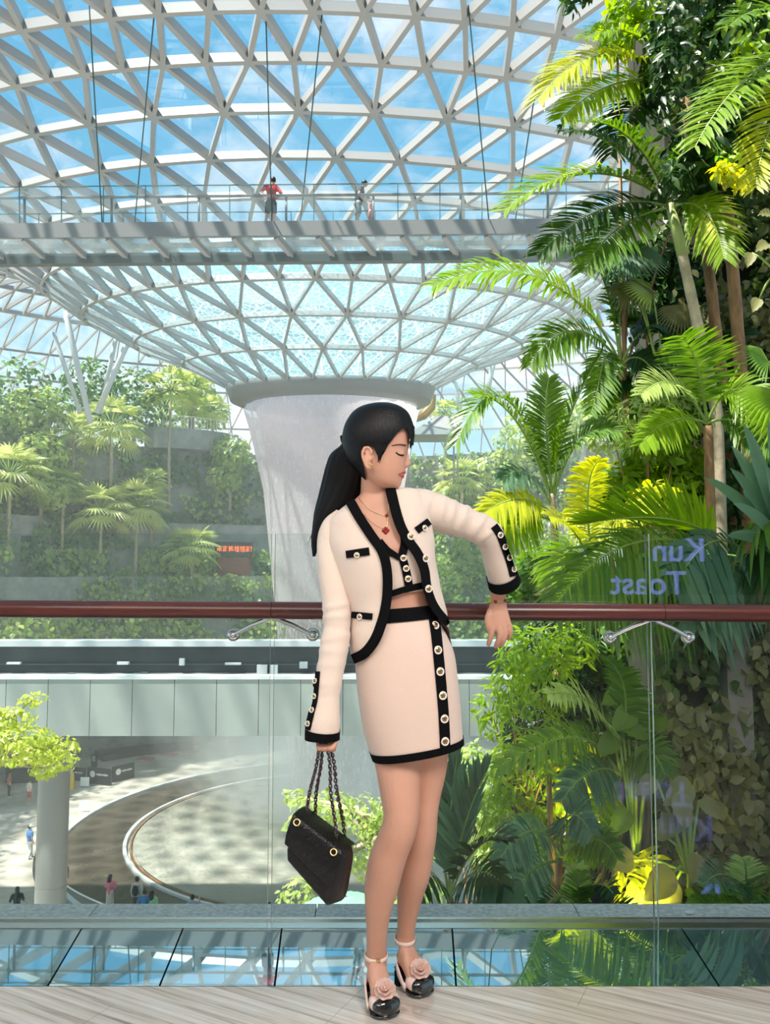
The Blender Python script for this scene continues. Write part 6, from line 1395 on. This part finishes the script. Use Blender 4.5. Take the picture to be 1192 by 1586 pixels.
# ================================================================= PLAZA FURNITURE
M['board'] = mat('black_info_board', (.022, .026, .032), .35)
def board(label, x0, x1, ytop, yb, z0=zf_, turn=0., tall=False):
    a, c = G(x0, yb, z0), G(x1, yb + turn, z0); h = (P(x0, yb, a.y).z - P(x0, ytop, a.y).z) * -1; t = thing('info_board', label, 'sign board', (a + c) / 2)
    d = (c - a); ln = d.length; d.normalize(); nr = Vector((d.y, -d.x, 0)); up = Vector((0, 0, 1))
    if nr.y > 0: nr = -nr
    b = MB(); b.beam(a + up * h * .5, c + up * h * .5, .12, h); b.build('panel', M['board'], t, False)
    b = MB()
    if not tall:
        cc = a + d * ln * .24 + up * h * .62 + nr * .065; r = h * .2
        b.rings([[cc + d * (r * math.cos(x)) + up * (r * math.sin(x)) + nr * o for x in [2 * PI * i / 20 for i in range(20)]] for o in (0, .012)]); b.build('round_emblem', M['white'], t, False)
        for i in range(9):
            b = MB(); p = a + d * ln * (.42 + .055 * i) + up * h * (.62) + nr * .065; hh = h * (.09 if i in (2, 6) else .06)
            b.beam(p - up * hh * .9, p + up * hh * .9, .02, ln * .035, d) if i % 2 else b.beam(p - d * ln * .018, p + d * ln * .018, .02, hh * 1.5)
            b.build('letter', M['white'], t, False)
    else:
        for i in range(4): b.beam(a + d * ln * .2 + up * h * (.55 + .1 * i) + nr * .065, a + d * ln * (.8 - .1 * (i % 2)) + up * h * (.55 + .1 * i) + nr * .065, .02, h * .03)
        b.build('text_line', M['white'], t, False)
    return t
board('black info board nearest the column by the pool', 104, 132, 1187, 1207, turn=3); board('black info board in the middle of the three by the pool', 135, 172, 1188, 1213, turn=4); board('black info board turned along the pool edge, right of the three', 174, 207, 1188, 1212, turn=-8); board('tall narrow black sign post behind the info boards', 141, 150, 1168, 1190, tall=True)
for (px, py, w_, lab) in [(131, 1218, .6, 'small white notice on the outer pool edge'), (130, 1256, .6, 'small white notice on the wet stone of the pool')]:
    q = G(px, py, ZP); b = MB(); b.box((q.x - .3, q.y - .02, ZP + .02), (q.x + .3, q.y + .02, ZP + .62)); tag(b.build('notice_board', M['white'], None, False), lab, 'notice')
M['yellow'] = mat('yellow_plastic', (.80, .52, .02), .4)
for px, lab in [(106, 'yellow folding floor sign nearest the column'), (111.5, 'yellow folding floor sign, right one of the pair')]:
    q = G(px, 1222, zf_); b = MB(); s_ = .18
    b.add([(q.x - s_, q.y - .2, zf_), (q.x + s_, q.y - .2, zf_), (q.x + s_ * .5, q.y, zf_ + 1.1), (q.x - s_ * .5, q.y, zf_ + 1.1), (q.x - s_, q.y + .2, zf_), (q.x + s_, q.y + .2, zf_), (q.x - s_, q.y - .17, zf_), (q.x + s_, q.y - .17, zf_), (q.x + s_, q.y + .17, zf_), (q.x - s_, q.y + .17, zf_)], [(0, 1, 2, 3), (5, 4, 3, 2), (7, 6, 3, 2), (9, 8, 2, 3)]); tag(b.build('floor_sign', M['yellow'], None, False), lab, 'floor sign')
M['darkstone'] = mat('dark_stone_bench', (.05, .05, .052), .5)
def slab(label, name, cat, pts, h, m):
    q = [G(x, y, zf_) for x, y in pts]; n = len(q); b = MB(); b.add([p for p in q] + [p + Vector((0, 0, h)) for p in q], [tuple(range(n))[::-1], tuple(range(n, 2 * n))] + [(i, (i + 1) % n, n + (i + 1) % n, n + i) for i in range(n)]); return tag(b.build(name, m, None, False), label, cat)
slab('black planter box at the left of the plaza', 'planter_box', 'planter', [(8, 1213), (57, 1213), (57, 1203), (8, 1203)], .6, M['darkstone'])
slab('long low dark stone bench curving behind the pool', 'stone_bench', 'bench', [(160, 1180), (214, 1171), (300, 1161), (300, 1157), (210, 1165), (146, 1173)], .55, M['darkstone'])
slab('short dark stone bench behind the long one', 'stone_bench', 'bench', [(140, 1166), (196, 1159), (196, 1155), (136, 1161)], .6, M['darkstone'])
M['redmat'] = mat('pale_red_mat', (.62, .22, .20), .8)
for k, (x, y, lab) in enumerate([(226, 1176, 'red floor mat nearest the info boards'), (262, 1169, 'middle one of the three red floor mats'), (294, 1165, 'red floor mat farthest from the info boards')]): slab(lab, 'floor_mat', 'mat', [(x - 16, y), (x + 8, y + 3), (x + 16, y - 2), (x - 6, y - 5)], .02, M['redmat'])
# round column under the viaduct
q = P(81, 1300, 25.2); b = MB(); r = 22.5 / 1240 * 25.2; zj = P(81, 1370, 25.2).z; b.lathe([(r, ZP), (r, zj - .02), (r * .985, zj - .015), (r * .985, zj + .015), (r, zj + .02), (r, zb + .02)], (q.x, q.y, 0), 40); sel_smooth(tag(b.build('round_column', mat('grey_column_paint', (.24, .24, .22), .5)), 'thick round grey column holding up the viaduct', 'column').data, 30)
# trees rising from the plaza
def airy(label, Y, blobs, m, size, n, trunk, seed, wide=.6):
    bl = [(tuple(P(x, y, Y + dy)), (sz(rx, Y), sz(rx, Y), sz(ry, Y))) for x, y, rx, ry, dy in blobs]; base = P(*trunk, Y); base.z = ZP; top = P(trunk[0], blobs[0][1], Y)
    return broad_tree(label, base, top, bl, m, size, n, seed, None, .12, wide, 'airy_tree', 'tree', fork=.97)
airy('lime green tree with flat leaf layers in front of the round column', 18, [(40, 1165, 55, 14, 0), (88, 1158, 34, 16, 0), (20, 1112, 34, 18, 0), (52, 1083, 22, 8, .5), (30, 1140, 50, 12, -.5), (66, 1190, 20, 16, .3), (95, 1180, 26, 12, 0), (-40, 1130, 60, 40, 0)], 'lime', .13, 1900, (-60, 1300), 201)
airy('pale leafy treetop behind the handbag', 11, [(500, 1248, 52, 20, 0), (560, 1262, 42, 30, 0), (470, 1278, 30, 14, 0), (600, 1285, 40, 40, 0), (455, 1232, 18, 10, .2), (460, 1385, 30, 24, 0), (490, 1360, 30, 14, .2), (575, 1330, 34, 30, 0), (640, 1300, 40, 50, .3), (640, 1390, 60, 30, .2)], 'pale', .085, 2100, (600, 1500), 202)
# mint canopy
M['mint'] = mat('mint_green_cloth', (.20, .42, .28), .8, var=.1, vscale=6)
q = P(535, 1400, 9.0); pr = thing('parasol', 'mint green pleated parasol below the kerb under the handbag', 'parasol', (q.x, q.y, ZP)); b = MB(); rs = []
for r_, z_ in [(.02, .18), (.25, .14), (.5, .02), (.66, -.14)]: rs.append([Vector((q.x + r_ * math.cos(a) * (1 + .02 * math.sin(24 * a)), q.y + r_ * math.sin(a), q.z - .1 + z_ + .02 * math.sin(24 * a) * r_)) for a in [2 * PI * i / 96 for i in range(96)]])
b.rings(rs, False); b.build('canopy', M['mint'], pr); b = MB(); b.tube([(q.x, q.y, ZP), (q.x, q.y, q.z + .06)], .03, 8); b.build('pole', M['steel'], pr)
# small white stone on the kerb
b = MB(); q = P(1068, 1424, YG + .10); b.ball((q.x, YG + .10, .012 + .006), (.018, .012, .007), 12, 8); tag(b.build('pebble', M['white']), 'small white pebble lying on the granite kerb', 'pebble')
# lit sign on the wall behind the photographer, mirrored in the railing glass
M['purple'] = mat('violet_neon', (.2, .2, .6), .4, emit=(.28, .30, 1), es=5.5)
sn = thing('neon_sign', 'violet neon shop sign on the wall behind, mirrored in the right glass panel', 'sign', (2.9, -3.0, 1.6))
def neon(txt, xr, yb, h):
    c = bpy.data.curves.new('letters', 'FONT'); c.body = txt; c.size = 1; c.extrude = .012; c.offset = .012; o = bpy.data.objects.new('lettering', c); COL.objects.link(o); dg = bpy.context.evaluated_depsgraph_get(); me = bpy.data.meshes.new_from_object(o.evaluated_get(dg)); bpy.data.objects.remove(o)
    q = P(xr, yb, 2 * YG + 3.0); me.transform(Matrix.Translation((q.x, -3.0 + .03, q.z)) @ Matrix.Rotation(PI, 4, 'Z') @ Matrix.Rotation(PI / 2, 4, 'X') @ Matrix.Scale(h, 4)); me.materials.clear(); return link_mesh('lettering', me, M['purple'], sn)
neon('Kun', 1092, 869, .36); neon('Toast', 1062, 920, .36)
b = MB(); b.box((2.2, -4.0, 1.0), (4.4, -3.0, 2.1)); b.build('sign_box', M['dark'], sn, False)
M['bronze'] = mat('bronze_cladding', (.45, .27, .09), .4, .6)
b = MB(); b.tube([P(x, y, 60) for x, y in ((640, 650), (655, 643), (667, 630), (672, 612))], [.5, .75, .8, .35], 12, flat=.5); tag(b.build('bronze_eave', M['bronze']), 'curved bronze eave just below the right end of the oculus ring', 'eave')
pv = thing('pavilion', 'small grey pavilion with slanting roof below the bronze eave', 'pavilion', P(668, 690, 66)); q = P(668, 668, 66); b = MB(); b.add([(q.x - 2.2, q.y - 2, q.z - .6), (q.x + 2.2, q.y - 2, q.z - .6), (q.x + 2.2, q.y + 2, q.z - .6), (q.x - 2.2, q.y + 2, q.z - .6), (q.x + .6, q.y, q.z + 1.3), (q.x + 1.8, q.y, q.z + 1.3)], [(0, 1, 5, 4), (1, 2, 5), (2, 3, 4, 5), (3, 0, 4), (3, 2, 1, 0)]); b.build('roof', M['fascia'], pv, False)
for dx in (-2, 2):
    for dy in (-1.8, 1.8): b = MB(); b.tube([(q.x + dx, q.y + dy, q.z - 4.2), (q.x + dx, q.y + dy, q.z - .6)], .07, 6); b.build('post', M['steel'], pv)
# ================================================================= MIST
def fog(name, label, geo, dens, col=(1, 1, 1), aniso=.3):
    m = bpy.data.materials.new(name); m.use_nodes = True; t = m.node_tree; t.nodes.remove(t.nodes['Principled BSDF']); v = N(t, 'ShaderNodeVolumeScatter'); v.inputs['Color'].default_value = (*col, 1); v.inputs['Density'].default_value = dens; v.inputs['Anisotropy'].default_value = aniso
    t.links.new(v.outputs[0], t.nodes['Material Output'].inputs['Volume']); o = geo.build(name, m); return tag(o, label, 'mist', kind='stuff')
for k, (sr, lab) in enumerate([(1, 'faintest outer spray round the foot of the waterfall'), (.86, 'second layer of spray round the foot of the waterfall'), (.72, 'third layer of spray round the foot of the waterfall'), (.58, 'fourth, thicker layer of spray at the foot of the waterfall'), (.44, 'densest spray right at the foot of the waterfall')]):
    b = MB(); b.ball((XA + .7, D, ZP + 5.6 * sr + .15), (11 * sr, 10 * sr, 5.6 * sr), 24, 14); fog('mist', lab, b, .018 + .016 * k)
b = MB(); b.box((-44, 29, ZP), (44, 84, 13)); fog('haze', 'faint moist haze filling the far side of the atrium', b, .0042)
